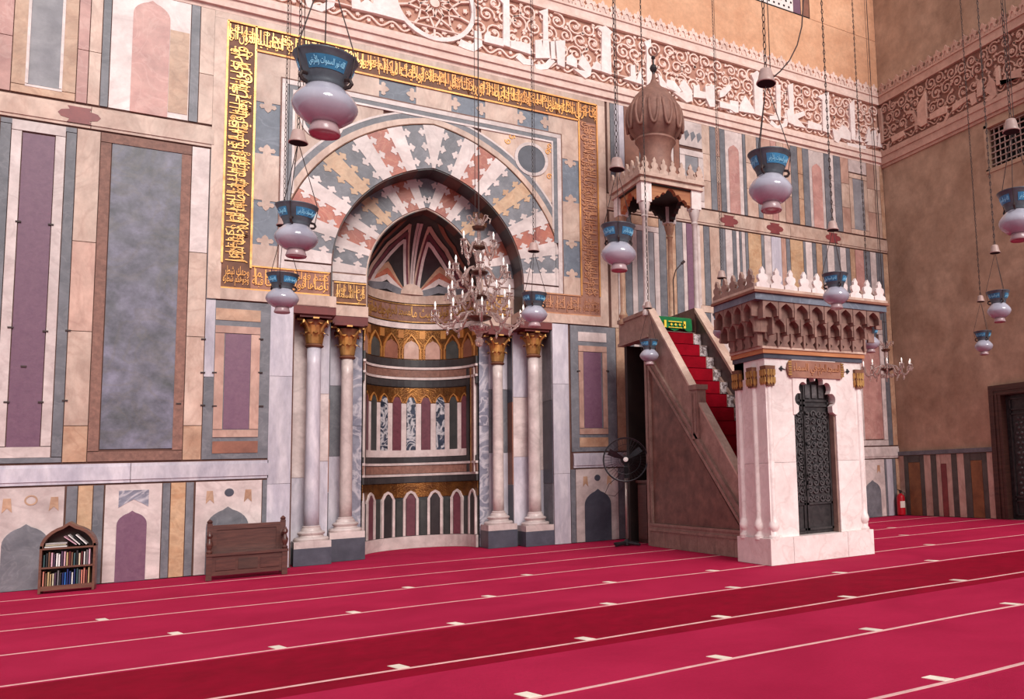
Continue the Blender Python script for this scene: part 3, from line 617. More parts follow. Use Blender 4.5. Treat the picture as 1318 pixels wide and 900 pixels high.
# ================================================================== CARPET
LY = [-1.42, -3.12, -4.70, -6.44, -8.08, -9.70, -11.20, -12.72, -14.3, -16.0]
def wav(x, i): return .022*math.sin(x*.9+i*1.7)+.012*math.sin(x*2.3+i)
ordn = ['first', 'second', 'third', 'fourth', 'fifth', 'sixth', 'seventh', 'eighth', 'ninth', 'tenth']
def strip_mesh(fa, fb, z, x0=-8.8, x1=16.44, n=60):
    mb = MB(); v = []
    for k in range(n+1):
        x = x0+(x1-x0)*k/n; v += [(x, fa(x), z), (x, fb(x), z)]
    nn = len(v); v += [(p[0], p[1], -.012) for p in v]
    f = [(2*k, 2*k+1, 2*k+3, 2*k+2) for k in range(n)] + [(nn+2*k, 2*k, 2*k+2, nn+2*k+2) for k in range(n)] + [(2*k+1, nn+2*k+1, nn+2*k+3, 2*k+3) for k in range(n)]
    return mb.add(v, f)
MARKS = {3: (-1.9, -.23, 1.46, 3.02, 4.67, 6.3, 10.9), 4: (.59, 2.2, 3.9, 5.6, 7.4, 9.2), 5: (1.34, 2.93, 4.42, 6.12, 7.92, 9.6), 6: (1.89, 3.47, 5.08, 7.0), 7: (2.6, 4.28, 5.9), 2: (-.98, 2.4, 4.1, 10.3, 12), 1: (11.2, 13.2)}
for i in range(len(LY)):
    y1 = LY[i-1] if i else 0
    t = thing('prayer_carpet', ('plain red carpet strip lying against the marble wall' if i == 0 else '%s red prayer carpet strip counted from the niche wall%s' % (ordn[i], ', the darkest crimson one' if i == 5 else '')), 'carpet', (4, (y1+LY[i])/2, 0), 'carpet strips with pale row lines')
    top_ = -.06 if i == 0 else (LY[i-1]-.08 if i != 6 else LY[5]-.30); bot_ = -18.5 if i == 9 else (LY[i]-.08 if i != 5 else LY[5]-.30)
    obj('carpet_field', MB().box(-8.8, 16.44, bot_+.001, top_-.001, -.012, -.005), 'carpet_dark' if i == 5 else 'carpet', t)
    if i < 9:
        w_ = .022
        obj('row_line', strip_mesh(lambda x, i=i: wav(x, i)+LY[i]-w_, lambda x, i=i: wav(x, i)+LY[i]+w_, -.003), 'carpet_line', t)
        for x in MARKS.get(i, ()):
            y = LY[i]+wav(x, i)+w_
            obj('place_mark', MB().prism([(x-.02, y), (x+.07, y), (x+.02, y+.17), (x-.07, y+.17)], lambda a, b, d: (a, b, d), -.006, -.001, back=False), 'carpet_mark', t)

nc = [(1.32, -.06)] + [(1.32, .58), (2.0, .58), (2.0, .93), (2.64, .93)] + [(CX-1.12*math.cos(PI*k/16), .95+1.12*math.sin(PI*k/16)) for k in range(17)] + [(4.90, .93), (5.54, .93), (5.54, .58), (6.24, .58), (6.24, -.06)]
obj('niche_carpet', MB().prism(nc, lambda a, b, d: (a, b, d), -.012, -.005), 'carpet', label='red carpet piece cut to the curved floor of the prayer niche', category='carpet')
# ================================================================== PRAYER NICHE (mihrab)
mh = thing('prayer_niche', 'arched marble prayer niche in a gold inscribed frame with striped voussoirs', 'niche', (CX, 0, 0))
def nfn(y): return lambda a, b, d: (a, y-d, b)
# stepped recess plates
p2 = [(1.0, 0), (1.96, 0), (1.96, 4.72), (2.62, 4.72)] + INN + [(4.92, 4.72), (5.58, 4.72), (5.58, 0), (6.55, 0), (6.55, 8.3), (1.0, 8.3)]
obj('recess_wall', MB().prism(p2, nfn(.6), -.35, 0), 'pale_pink_marble', mh)
obj('recess_wall', MB().prism([(1.7, 0), (2.62, 0)] + [(2.62, 4.7)] + INN + [(4.92, 4.7), (4.92, 0), (5.85, 0), (5.85, 7.8), (1.7, 7.8)], nfn(.95), -.3, 0), 'bluish_marble', mh)
def pslab(name, x0, x1, z0, z1, y, mat, d=.02): return obj(name, MB().box(x0+.004, x1-.004, y-d, y+.004, z0+.004, z1-.004), mat, mh)
def jslab(x, y0, y1, z0, z1, mat, s=1, d=.015): return obj('jamb_slab', MB().box(x, x-s*d, y0+.004, y1-.004, z0+.004, z1-.004), mat, mh)
for s in (-1, 1):
    X = lambda x: CX+s*x
    for a, b, zs, ms in ((1.81, 2.14, (0, 1.9, 3.2, 4.7), ('bluish_marble', 'white_marble', 'bluish_marble')), (2.14, 2.49, (0, 1.6, 4.7), ('bluish_marble', 'white_marble'))):
        for k in range(len(zs)-1): pslab('marble_slab', min(X(a), X(b)), max(X(a), X(b)), zs[k], zs[k+1], .6, ms[k])
    for a, b, zs, ms in ((1.17, 1.38, (0, 2.6, 4.6), ('vein_marble', 'vein_marble')), (1.38, 1.81, (0, 2.0, 3.4, 4.6), ('bluish_marble', 'slate', 'bluish_marble'))):
        for k in range(len(zs)-1): pslab('marble_slab', min(X(a), X(b)), max(X(a), X(b)), zs[k], zs[k+1], .95, ms[k])
    for x, y0, y1, zt in ((2.49, 0, .6, 4.86), (1.81, .6, .95, 4.7)):
        for k, (z0, z1) in enumerate(((0, 1.3), (1.3, 3.1), (3.1, zt))): jslab(X(x), y0, y1, z0, z1, ('slate', 'dark_slate', 'slate')[k] if x > 2 else ('dark_slate', 'brown_stone', 'dark_slate')[k], s)
    # flanking white pilasters on the wall face
    x0, x1 = sorted((X(2.49), X(2.86)))
    for k, (z0, z1) in enumerate(((0, 1.5), (1.5, 3.45), (3.45, 4.78))): obj('pilaster_slab', MB().box(x0+.004, x1-.004, -.035, .01, z0+.003, z1-.003), 'bluish_marble', mh)
    # red timber beams over the capitals
    x0, x1 = sorted((X(1.78), X(2.5))); obj('timber_lintel', MB().box(x0, x1, -.03, .6, 4.64, 4.79), 'red_wood', mh); obj('impost_block', MB().box(x0, x1, -.04, .6, 4.79, 5.0), 'pale_pink_marble', mh)
    x0, x1 = sorted((X(1.13), X(1.77))); obj('timber_lintel', MB().box(x0, x1, .55, .95, 4.58, 4.75), 'red_wood', mh); obj('impost_block', MB().box(x0, x1, .54, .95, 4.75, 4.96), 'pale_pink_marble', mh)
    # gold plaque on the recessed face
    x0, x1 = sorted((X(1.16), X(1.76))); pslab('gold_plaque', x0, x1, 4.98, 5.44, .6, 'gold_ground', .02)
    g = MB(); put_text(g, PAIRS[2] if s < 0 else PAIRS[6], x0+.03, x1-.03, 5.03, 5.27, nfn(.6), .02, .04); put_text(g, PAIRS[4] if s < 0 else PAIRS[8], x0+.05, x1-.04, 5.18, 5.40, nfn(.6), .02, .036)
    for q in range(5): g.box(x0+.06+q*.115, x0+.08+q*.115, .562, .58, 5.12, 5.38)
    for z in (5.0, 5.41): g.box(x0+.01, x1-.01, .56, .59, z, z+.025)
    obj('gold_lettering', g, 'gold', mh)
# soffit blocks of the two arches (alternating dark and light)
def soffit(half, e, y0, y1, n, ma, mb_, zlow):
    R = half+e; pm = math.acos(e/R)
    for s in (-1, 1):
        for k in range(n):
            P = []
            for q in range(4):
                f_ = pm*(k+q/3)/n; P.append((CX+s*(R*math.cos(f_)-e), SPR+R*math.sin(f_)))
            Q = [(CX+s*((R-.02)*math.cos(pm*(k+q/3)/n)-e), SPR+(R-.02)*math.sin(pm*(k+q/3)/n)) for q in range(4)]
            obj('soffit_block', MB().prism(P+Q[::-1], lambda a, b, d: (a, d, b), y0, y1), (ma, mb_)[k % 2], mh)
        x0, x1 = sorted((CX+s*half, CX+s*(half-.02))); obj('soffit_block', MB().box(x0, x1, y0, y1, zlow, SPR), mb_, mh)
soffit(1.87, .42, .0, .6, 10, 'soffit_shade_brown', 'dark_stone', 5.0)
soffit(1.15, .5, .6, .96, 8, 'dark_stone', 'soffit_shade_brown', 4.97)
# voussoirs with trefoil joggles
TRE = [(-.052, 0), (-.04, .03), (-.085, .035), (-.095, .07), (-.05, .085), (-.03, .11), (0, .135), (.03, .11), (.05, .085), (.095, .07), (.085, .035), (.04, .03), (.052, 0)]
def voussoirs(ri, ro, e, y, seq, ntre, tsc, wr=.5):
    Ri, Ro = ri+e, ro+e; Rm = (Ri+Ro)/2; pm = math.acos(e/Rm); n = len(seq); fn = nfn(y)
    U = pm/(n-.5)
    def side(s, R, a, off=0): return (CX+s*(R*math.cos(a)-e - off*math.sin(a)), SPR+R*math.sin(a)+off*math.cos(a))
    for i, m in enumerate(seq):                     # i = 0 at the apex
        white = m in ('white_marble', 'orange_marble'); g = -.03 if white else .035
        hi = pm-U*(i-.5); lo = pm-U*(i+.5)
        lo = max(lo, 0) if i < n-1 else 0
        def bound(s, a, sg):                        # radial edge from inside out, trefoils pointing sg
            L = [side(s, Ri+.005, a, sg*g)]
            if white and a > .001:
                for k in range(ntre):
                    rc = Ri+(Ro-Ri)*(k+.5)/ntre
                    L += [side(s, rc+dr*tsc, a, sg*(of*tsc+g)) for dr, of in TRE]
            return L + [side(s, Ro-.005, a, sg*g)]
        def arc(s, R, a, b, k=5): return [side(s, R, a+(b-a)*j/k) for j in range(1, k)]
        if i == 0:
            api, apo = math.acos(e/Ri), math.acos(e/Ro); Lf = bound(-1, lo, -1)
            P = Lf + arc(-1, Ro-.005, lo, apo) + [side(-1, Ro-.005, apo)]
            mir = [(2*CX-x, z) for x, z in P[:-1]][::-1]
            inn = [(2*CX-x, z) for x, z in arc(-1, Ri+.005, lo, api)] + [side(-1, Ri+.005, api)] + arc(-1, Ri+.005, api, lo)
            obj('voussoir', MB().prism(P+mir+inn, fn, 0, .030 if white else .022), m, mh); continue
        for s in (-1, 1):
            P = bound(s, lo, -1) + arc(s, Ro-.005, lo, hi) + bound(s, hi, 1)[::-1] + arc(s, Ri+.005, hi, lo)
            if lo <= .001: zl = SPR-.45 if ro > 2 else SPR-.12; P = [(CX+s*(ri+.005), zl), (CX+s*(ro-.005), zl)] + P[1:] if False else P
            obj('voussoir', MB().prism(P, fn, 0, .030 if white else .022), m, mh)
W_, G_, R_, T_ = 'white_marble', 'slate', 'red_marble', 'orange_marble'
voussoirs(1.87, 2.78, .42, 0, [W_, G_, W_, R_, W_, G_, T_, G_, W_, R_, W_, G_, W_], 3, .95)
voussoirs(1.17, 1.87, .5, .6, [G_, W_, R_, W_, G_, T_, G_, W_, R_, W_, G_, W_], 2, .85)
for s in (-1, 1):
    x0, x1 = sorted((CX+s*1.875, CX+s*2.775)); pslab('voussoir', x0, x1, 5.46, SPR, 0, 'white_marble', .028)
    x0, x1 = sorted((CX+s*1.16, CX+s*1.86)); pslab('voussoir', x0, x1, 5.45, SPR, .6, 'white_marble', .028)
# arch border bands
def archband(h0, h1, e, mat, d, name='arch_border', zlow=5.46):
    cl = lambda L: [(CX+max(-2.6, min(2.6, x-CX)), z) for x, z in L]; P = cl(arch(h0, e, 20)); Q = cl(arch(h1, e, 20)); n = len(P)
    for k in range(0, n-1, 4):
        b = min(k+5, n); obj(name, MB().prism(P[k:b]+Q[k:b][::-1], wall_fn, 0, d), mat, mh)
archband(2.785, 2.805, .42, 'gold_ground', .038); archband(2.805, 2.92, .42, 'pale_pink_marble', .036); archband(2.92, 3.03, .42, 'slate', .030); archband(3.03, 3.07, .42, 'white_marble', .034)
# rectangular borders inside the gold band: gold band outer 0.13..7.41, top 10.01
def rect_border(h0, h1, t0, t1, mat, d, zb):      # half widths / tops
    for s in (-1, 1):
        x0, x1 = sorted((CX+s*h0, CX+s*h1)); obj('frame_border', MB().box(x0, x1, -d, .004, zb, t0), mat, mh)
    obj('frame_border', MB().box(CX-h1, CX+h1, -d, .004, t0, t1), mat, mh)
ZB = 5.46
ZS = 6.6
rect_border(2.66, 2.75, 9.02, 9.11, 'white_marble', .048, ZB); rect_border(2.57, 2.66, 8.93, 9.02, 'slate', .040, ZS); rect_border(2.53, 2.57, 8.89, 8.93, 'white_marble', .044, 6.9)
rect_border(2.752, 2.775, 9.112, 9.135, 'brown_border', .052, ZB)
# spandrel grounds with a slate disc each
EXO = arch(3.07, .42, 20)
for s in (-1, 1):
    half = [p for p in EXO if (p[0]-CX)*s >= -1e-6 and abs(p[0]-CX) < 2.53 and p[1] < 8.89]
    half = sorted(half, key=lambda p: abs(p[0]-CX)); 
    P = [(CX+s*abs(half[0][0]-CX), 8.89), (CX+s*2.53, 8.89), (CX+s*2.53, min(p[1] for p in half))] + half[::-1]
    obj('spandrel_field', MB().prism(P, wall_fn, 0, .02), 'pale_pink_marble', mh)
    dx, dz = CX+s*2.07, 8.42
    obj('spandrel_ring', MB().ribbon([(dx+.345*math.cos(k*PI/14), dz+.345*math.sin(k*PI/14)) for k in range(29)], .07, wall_fn, .01, .044), 'white_marble', mh)
    obj('spandrel_disc', MB().prism([(dx+.31*math.cos(k*PI/14), dz+.31*math.sin(k*PI/14)) for k in range(28)], wall_fn, .01, .036), 'dark_slate', mh)
    g = MB(); r_ = random.Random(11)
    for k in range(26):
        x, z = CX+s*r_.uniform(1.3, 2.5), r_.uniform(7.6, 8.85)
        if math.hypot(x-dx, z-dz) > .42 and math.hypot(abs(x-CX)+.42, z-SPR) > 3.56: g.ribbon(spiral(x, z, .07, 1.2, r_.uniform(0, 6), 1, 10), .022, wall_fn, .015, .034)
    obj('spandrel_scroll', g, 'gilt_relief', mh, kind='stuff')
# joggled grey and white band inside the gold
FLE = [(-.15, 0), (-.05, 0), (-.045, .03), (-.09, .03), (-.105, .065), (-.08, .095), (-.045, .085), (-.03, .12), (0, .145), (.03, .12), (.045, .085), (.08, .095), (.105, .065), (.09, .03), (.045, .03), (.05, 0), (.15, 0)]
def joggle_run(n, cfun, L0, L1, first, w=.24):
    """cfun(along, across) -> (x,z); alternating blocks, the grey ones ending in fleurons cut by the white"""
    sc = w/.30; cuts = n if isinstance(n, list) else [L0+(L1-L0)*k/n for k in range(n+1)]; n = len(cuts)-1
    for k in range(n):
        m = (('blue_slate', 'pale_pink_marble') if first else ('pale_pink_marble', 'blue_slate'))[k % 2]; a0, a1 = cuts[k], cuts[k+1]
        if m == 'pale_pink_marble':
            P = [(-.14*sc, a0)] if False else []
            lowe = [(x*sc, a0-z*sc) for x, z in FLE] if k else [(-.15*sc, a0), (.15*sc, a0)]
            tope = [(x*sc, a1+z*sc) for x, z in FLE] if k < n-1 else [(-.15*sc, a1), (.15*sc, a1)]
            P = [cfun(q, p) for p, q in lowe] + [cfun(q, p) for p, q in tope[::-1]]; d = .032
        else: P = [cfun(a0+.004, -.15*sc), cfun(a0+.004, .15*sc), cfun(a1-.004, .15*sc), cfun(a1-.004, -.15*sc)]; d = .022
        obj('joggled_slab', MB().prism([(p[0], p[1]) for p in P], wall_fn, 0, d), m, mh)
WJ = .40; JC = 2.775+WJ/2
for s in (-1, 1): joggle_run([5.46, 5.86, 6.70, 7.58, 8.58, 9.135], lambda a, c, s=s: (CX+s*JC+c, a), 5.46, 9.135, False, WJ)
joggle_run(9, lambda a, c: (a, 9.135+WJ/2+c), CX-2.775-WJ, CX+2.775+WJ, False, WJ)
# gold inscription band
GB0, GB1, GT0, GT1 = 3.185, 3.64, 9.545, 10.01
for s in (-1, 1):
    x0, x1 = sorted((CX+s*GB0, CX+s*GB1)); gr = 'gold_ground' if s < 0 else 'worn_ground'; gl = 'gold' if s < 0 else 'worn_gold'
    obj('inscription_ground', MB().box(x0, x1, -.03, .004, 5.0, GT0 if True else GT1), gr, mh)
    t = MB(); k = 0 if s < 0 else 8; nb = 6; Lb = (GT0-5.48)/nb      # the script runs up the right band and down the left one
    vf = (lambda a, b, d: wall_fn(x1-b, a, d)) if s < 0 else (lambda a, b, d: wall_fn(x0+b, GT0+5.48-a, d))
    for q in range(nb):
        a0 = 5.48+Lb*(nb-1-q)
        put_text(t, PAIRS[(k+q) % len(PAIRS)], a0+.01, a0+Lb+.01, .05, .35, vf, .03, .052); put_text(t, VERSE[(3*q+k+1) % len(VERSE)], a0+.08, a0+Lb-.06, .20, .41, vf, .03, .048)
        for w_ in range(6):
            aa = a0+Lb*(w_+.5)/6+rnd.uniform(-.03, .03); t.ribbon([(aa, .08+rnd.uniform(0, .05)), (aa, .40)], .018, vf, .03, .05)
        for w_ in range(6): t.ribbon(spiral(a0+rnd.uniform(0, Lb), rnd.uniform(.07, .38), rnd.uniform(.03, .055), .9, rnd.uniform(0, 6), 1, 7), .014, vf, .03, .044)
    obj('gold_lettering', t, gl, mh)
    b = MB().box(x0-.012, x0+.022, -.06, .004, 5.46, GT1); b.box(x1-.022, x1+.012, -.06, .004, 5.46 if s > 0 else 5.4, GT1)
    obj('gold_fillet', b, 'gold' if s < 0 else 'gilt_relief', mh)
    # short inscription bands at the feet of the frame
    y0, y1 = sorted((CX+s*1.90, CX+s*GB0)); obj('inscription_ground', MB().box(y0, y1, -.03, .004, 5.0, 5.455), 'worn_ground', mh)
    t = MB()
    for j in range(2):
        w_ = (y1-y0)/2; put_text(t, PAIRS[(3+j+5*(s > 0)) % len(PAIRS)], y0+w_*j+.02, y0+w_*(j+1)-.02, 5.05, 5.27, wall_fn, .03, .05); put_text(t, PAIRS[(7+j+5*(s > 0)) % len(PAIRS)], y0+w_*j+.05, y0+w_*(j+1)-.02, 5.20, 5.42, wall_fn, .03, .046)
        for q in range(4): t.box(y0+w_*(j+(q+.4)/4), y0+w_*(j+(q+.4)/4)+.02, -.048, -.03, 5.13, 5.40)
    put_text(t, PAIRS[9], x0+.03, x1-.03, 5.05, 5.26, wall_fn, .03, .05); put_text(t, PAIRS[5], x0+.05, x1-.03, 5.2, 5.42, wall_fn, .03, .046)
    t.box(y0, y1, -.05, .0, 5.43, 5.455); t.box(min(y0, x0), max(y1, x1), -.05, .0, 5.0, 5.025)
    obj('gold_lettering', t, 'gilt_relief' if s < 0 else 'worn_gold', mh)
    # pale outer frame and moulding under it
    x0, x1 = sorted((CX+s*GB1, CX+s*(GB1+.20))); obj('frame_border', MB().box(x0, x1, -.045, .004, 4.80, GT1+.012), 'pale_pink_marble', mh)
    x0, x1 = sorted((CX+s*1.9, CX+s*(GB1))); obj('frame_border', MB().box(x0, x1, -.05, .004, 4.80, 5.0), 'pale_pink_marble', mh)
obj('inscription_ground', MB().box(CX-GB1, CX+GB1, -.03, .004, GT0, GT1), 'gold_ground', mh)
t = MB(); t2 = MB(); n = 13; wd_ = 2*GB1/n
for k in range(n):
    a0 = CX-GB1+wd_*(n-1-k); tt = t if n-1-k < 4 else t2
    put_text(tt, PAIRS[k % len(PAIRS)], a0+.015, a0+wd_+.02, GT0+.05, GT1-.06, wall_fn, .03, .052)
    put_text(tt, VERSE[(3*k+1) % len(VERSE)], a0+.1, a0+wd_-.08, GT0+.22, GT1-.05, wall_fn, .03, .048)
    for q in range(5): xx_ = a0+wd_*(q+.5)/5+rnd.uniform(-.03, .03); tt.box(xx_, xx_+.018, -.05, -.03, GT0+.10+rnd.uniform(0, .06), GT1-.05)
    for q in range(7): tt.ribbon(spiral(a0+rnd.uniform(0, wd_), rnd.uniform(GT0+.07, GT1-.07), rnd.uniform(.03, .06), .9, rnd.uniform(0, 6), 1, 7), .015, wall_fn, .03, .044)
obj('gold_lettering', t, 'gold', mh); obj('gold_lettering', t2, 'gilt_relief', mh)
b = MB().box(CX-GB1, CX+GB1, -.06, .004, GT1-.02, GT1+.015); b.box(CX-GB0, CX+GB0, -.06, .004, GT0-.015, GT0+.02)
obj('gold_fillet', b, 'gilt_relief', mh)
obj('frame_border', MB().box(CX-GB1-.2, CX+GB1+.2, -.045, .004, GT1+.015, 10.15), 'pale_pink_marble', mh)

# ---- the niche: half cylinder and pointed hood
NY, NR = .95, 1.15
def cyl(a, b, d): return (CX+(NR-d)*math.sin(a/NR), NY+(NR-d)*math.cos(a/NR), b)   # a = arc length from the middle
def cband(a0, a1, z0, z1, d, mat, name='niche_band', n=24, par=None, d0=-.02):
    mb = MB(); v = []
    n = max(2, int(n*(a1-a0)/3.6))
    for k in range(n+1):
        a = a0+(a1-a0)*k/n; v += [cyl(a, z0, d0), cyl(a, z0, d), cyl(a, z1, d), cyl(a, z1, d0)]
    f = [(4*k+j, 4*k+j+1, 4*k+j+5, 4*k+j+4) for k in range(n) for j in range(3)] + [(0, 1, 2, 3), (4*n+3, 4*n+2, 4*n+1, 4*n)]
    o = obj(name, mb.add(v, f), mat, par or mh); return o
HA = NR*PI/2
cband(-HA, HA, 0, SPR, 0, 'niche_green', 'niche_wall', 32, d0=-.1)
cband(-HA, HA, 5.42, 5.62, .03, 'pale_pink_marble'); cband(-HA, HA, 4.98, 5.40, .012, 'brown_border'); cband(-HA, HA, 4.84, 4.96, .03, 'white_marble')
t = MB()
for k in range(6):
    a0 = -HA+.15+(2*HA-.3)*k/6; put_text(t, PAIRS[(k+4) % len(PAIRS)], a0, a0+(2*HA-.3)/6+.02, 5.03, 5.35, cyl, .012, .03)
for z in (4.985, 5.375):
    pts = [(-HA+2*HA*k/24, z+.012) for k in range(25)]; t.ribbon(pts, .022, cyl, .01, .03)
obj('gold_lettering', t, 'gold', mh)
# upper arcade: gold ground, dark and rosy arches with little columns
cband(-HA, HA, 4.14, 4.82, .008, 'niche_gilt')
for k in range(-3, 4):
    c = k*.46; w = .16
    obj('arcade_panel', MB().prism(arch_poly(c-w, c+w, 4.16, 4.56), cyl, -.01, .022), ('niche_green', 'pink_marble', 'niche_green', 'brown_stone')[k % 4] if k else 'pink_marble', mh)
    g = MB().ribbon([(c-w-.02, 4.38), (c-w-.01, 4.46), (c-w*.55, 4.6), (c, 4.70), (c+w*.55, 4.6), (c+w+.01, 4.46), (c+w+.02, 4.38)], .03, cyl, .0, .04)
    for q in (-.035, .035): g.ribbon([(c+.23+q, 4.16), (c+.23+q, 4.40)], .028, cyl, 0, .04)
    g.ribbon([(c+.23, 4.62), (c+.23, 4.80)], .12, cyl, 0, .025)
    obj('arcade_arch', g, 'gilt_relief', mh)
for z0, z1, d, m in ((3.98, 4.14, .04, 'dark_stone'), (3.92, 3.97, .05, 'white_marble'), (3.75, 3.91, .03, 'brown_border'), (3.69, 3.74, .05, 'white_marble'), (3.53, 3.68, .03, 'dark_stone'), (1.86, 1.97, .03, 'dark_stone'), (1.80, 1.85, .05, 'white_marble'), (1.62, 1.79, .03, 'brown_border'), (1.56, 1.61, .05, 'white_marble'), (1.42, 1.55, .035, 'dark_stone')):
    cband(-HA, HA-(.0 if z0 > 3.9 or z1 < 1.6 else .0), z0, z1, d, m)
for a, w, m, d in ((HA-.10, .035, 'white_marble', .055), (HA-.20, .07, 'brown_border', .05), (HA-.26, .035, 'gold', .055), (HA-.38, .08, 'dark_stone', .045)):
    cband(a-w, a, 1.6, 3.9, d, m); cband(-a, -a+w, 1.6, 3.9, d, m)
cband(-HA+.38, HA-.38, 3.10, 3.51, .012, 'niche_gilt')
E1 = HA-.42
for k in range(-4, 5):
    c = k*.315; w = .095
    if abs(c)+w < E1: obj('arcade_panel', MB().prism(arch_poly(c-w, c+w, 2.13, 3.30, 'round'), cyl, -.01, .030), {0: 'breccia', 1: 'niche_porphyry', 2: 'breccia', 3: 'niche_green', 4: 'niche_porphyry'}[abs(k)], mh)
    for q in (-1, 1):
        if k*q >= 0 or k == 0:
            a = c+q*.158
            if abs(a) < E1: cband(a-.055, a+.055, 2.13, 3.16, .026, 'white_marble', 'arcade_pier')
    g = MB().ribbon([(c-w-.02, 3.18), (c-w*.7, 3.30), (c, 3.36), (c+w*.7, 3.30), (c+w+.02, 3.18)], .022, cyl, 0, .036)
    if abs(c)+w < E1: obj('arcade_arch', g, 'gilt_relief', mh)
cband(-E1, E1, 1.98, 2.13, .035, 'white_marble')
cband(-HA, HA, 1.10, 1.41, .012, 'niche_gilt')
for k in range(-3, 4):
    c = k*.52; w = .095
    obj('arcade_panel', MB().prism(arch_poly(c-w, c+w, .27, 1.16, 'round'), cyl, -.01, .034), 'niche_porphyry' if k % 2 == 0 else 'dark_stone', mh)
    obj('arcade_arch', MB().ribbon([(c-w-.045, .27), (c-w-.045, 1.06), (c-w*.75, 1.18), (c, 1.22), (c+w*.75, 1.18), (c+w+.045, 1.06), (c+w+.045, .27)], .055, cyl, 0, .045), 'white_marble', mh)
    if k < 3:
        cband(c+.26-.055, c+.26+.055, .27, 1.02, .028, 'niche_green', 'arcade_panel')
cband(-HA, HA, 0, .26, .05, 'white_marble')
# hood with its sunburst
def rho(z):
    t = max(z-SPR, 0); R = 1.15+.5; return max(math.sqrt(max(R*R-t*t, 0))-.5, 0)
HZ = SPR+math.sqrt(1.65**2-.25)
def hoodpt(x, z, d=0):
    r = rho(z); q = max(r*r-(x-CX)**2, 0); y = math.sqrt(q)
    n = Vector((x-CX, y, max(z-SPR, 0)*.9)); n = n.normalized() if n.length > 1e-6 else Vector((0, 1, 0))
    return (x-n.x*d, NY+y-n.y*d, z-n.z*d)
mb = MB(); v = []; nz_, na_ = 22, 28
for i in range(nz_+1):
    z = SPR+(HZ-SPR)*(1-(1-i/nz_)**1.5); r = rho(z)
    for k in range(na_+1): a = -PI/2+PI*k/na_; v.append((CX+r*math.sin(a), NY+r*math.cos(a), z))
mb.add(v, [(i*(na_+1)+k, i*(na_+1)+k+1, (i+1)*(na_+1)+k+1, (i+1)*(na_+1)+k) for i in range(nz_) for k in range(na_)])
obj('niche_hood', mb, 'dark_stone', mh, smooth=True)
def hood_stroke(pts, w, mat, d=.02, name='sunburst_inlay', n=10):
    P = []
    for (x0, z0), (x1, z1) in zip(pts, pts[1:]): P += [(x0+(x1-x0)*k/n, z0+(z1-z0)*k/n) for k in range(n)]
    P.append(pts[-1]); v = []; nn = len(P)
    for i, p in enumerate(P):
        a, b = P[max(i-1, 0)], P[min(i+1, nn-1)]; dx, dz = b[0]-a[0], b[1]-a[1]; l = math.hypot(dx, dz) or 1
        t = i/(nn-1); ww = (w[0]+(w[1]-w[0])*t)/2 if isinstance(w, tuple) else w/2
        for sg in (-1, 1):
            x, z = p[0]-sg*dz/l*ww, p[1]+sg*dx/l*ww; z = min(max(z, SPR+.005), HZ-.02); r = rho(z)-.003; x = min(max(x, CX-r), CX+r); v.append(hoodpt(x, z, d))
    obj(name, MB().add(v, [(2*i, 2*i+1, 2*i+3, 2*i+2) for i in range(nn-1)]), mat, mh)
SB = (CX, SPR+.13)
for s in (-1, 1):
    q = lambda x, z: (CX+s*x, SPR+z)
    for k, m in enumerate(('pale_pink_marble', 'niche_porphyry', 'white_marble')):
        hood_stroke([q(.05+.045*k, .18), q(.12+.06*k-.02*k, .8), q(.20+.025*k, 1.40-.13*k), q(.30+.03*k, 1.30-.13*k), q(.62-.045*k, .98-.075*k), q(.93-.055*k, .48-.04*k), q(1.12-.07*k, .04)], .062, m, .02+.003*k)
    hood_stroke([q(.02, .2), q(.035, 1.45)], (.03, .06), 'white_marble')
    hood_stroke([q(.36, 1.42), q(.74, 1.0), q(1.02, .5), q(1.14, .08)], .04, 'brown_stone')
    # chevrons
    for k, (m, zt, w) in enumerate((('tan_marble', .62, .10), ('red_marble', .49, .10), ('white_marble', .35, .11), ('slate', .16, .16))):
        hood_stroke([q(.20, .04+.02*(3-k)), q(.56, zt), q(1.0, .05+.02*(3-k))], w, m, .02+.004*k)
obj('sunburst_disc', MB().prism([(CX+.25*math.cos(PI*k/12), SPR+.02+.25*math.sin(PI*k/12)) for k in range(13)], lambda a, b, d: hoodpt(a, b, d), .0, .05), 'pale_pink_marble', mh)

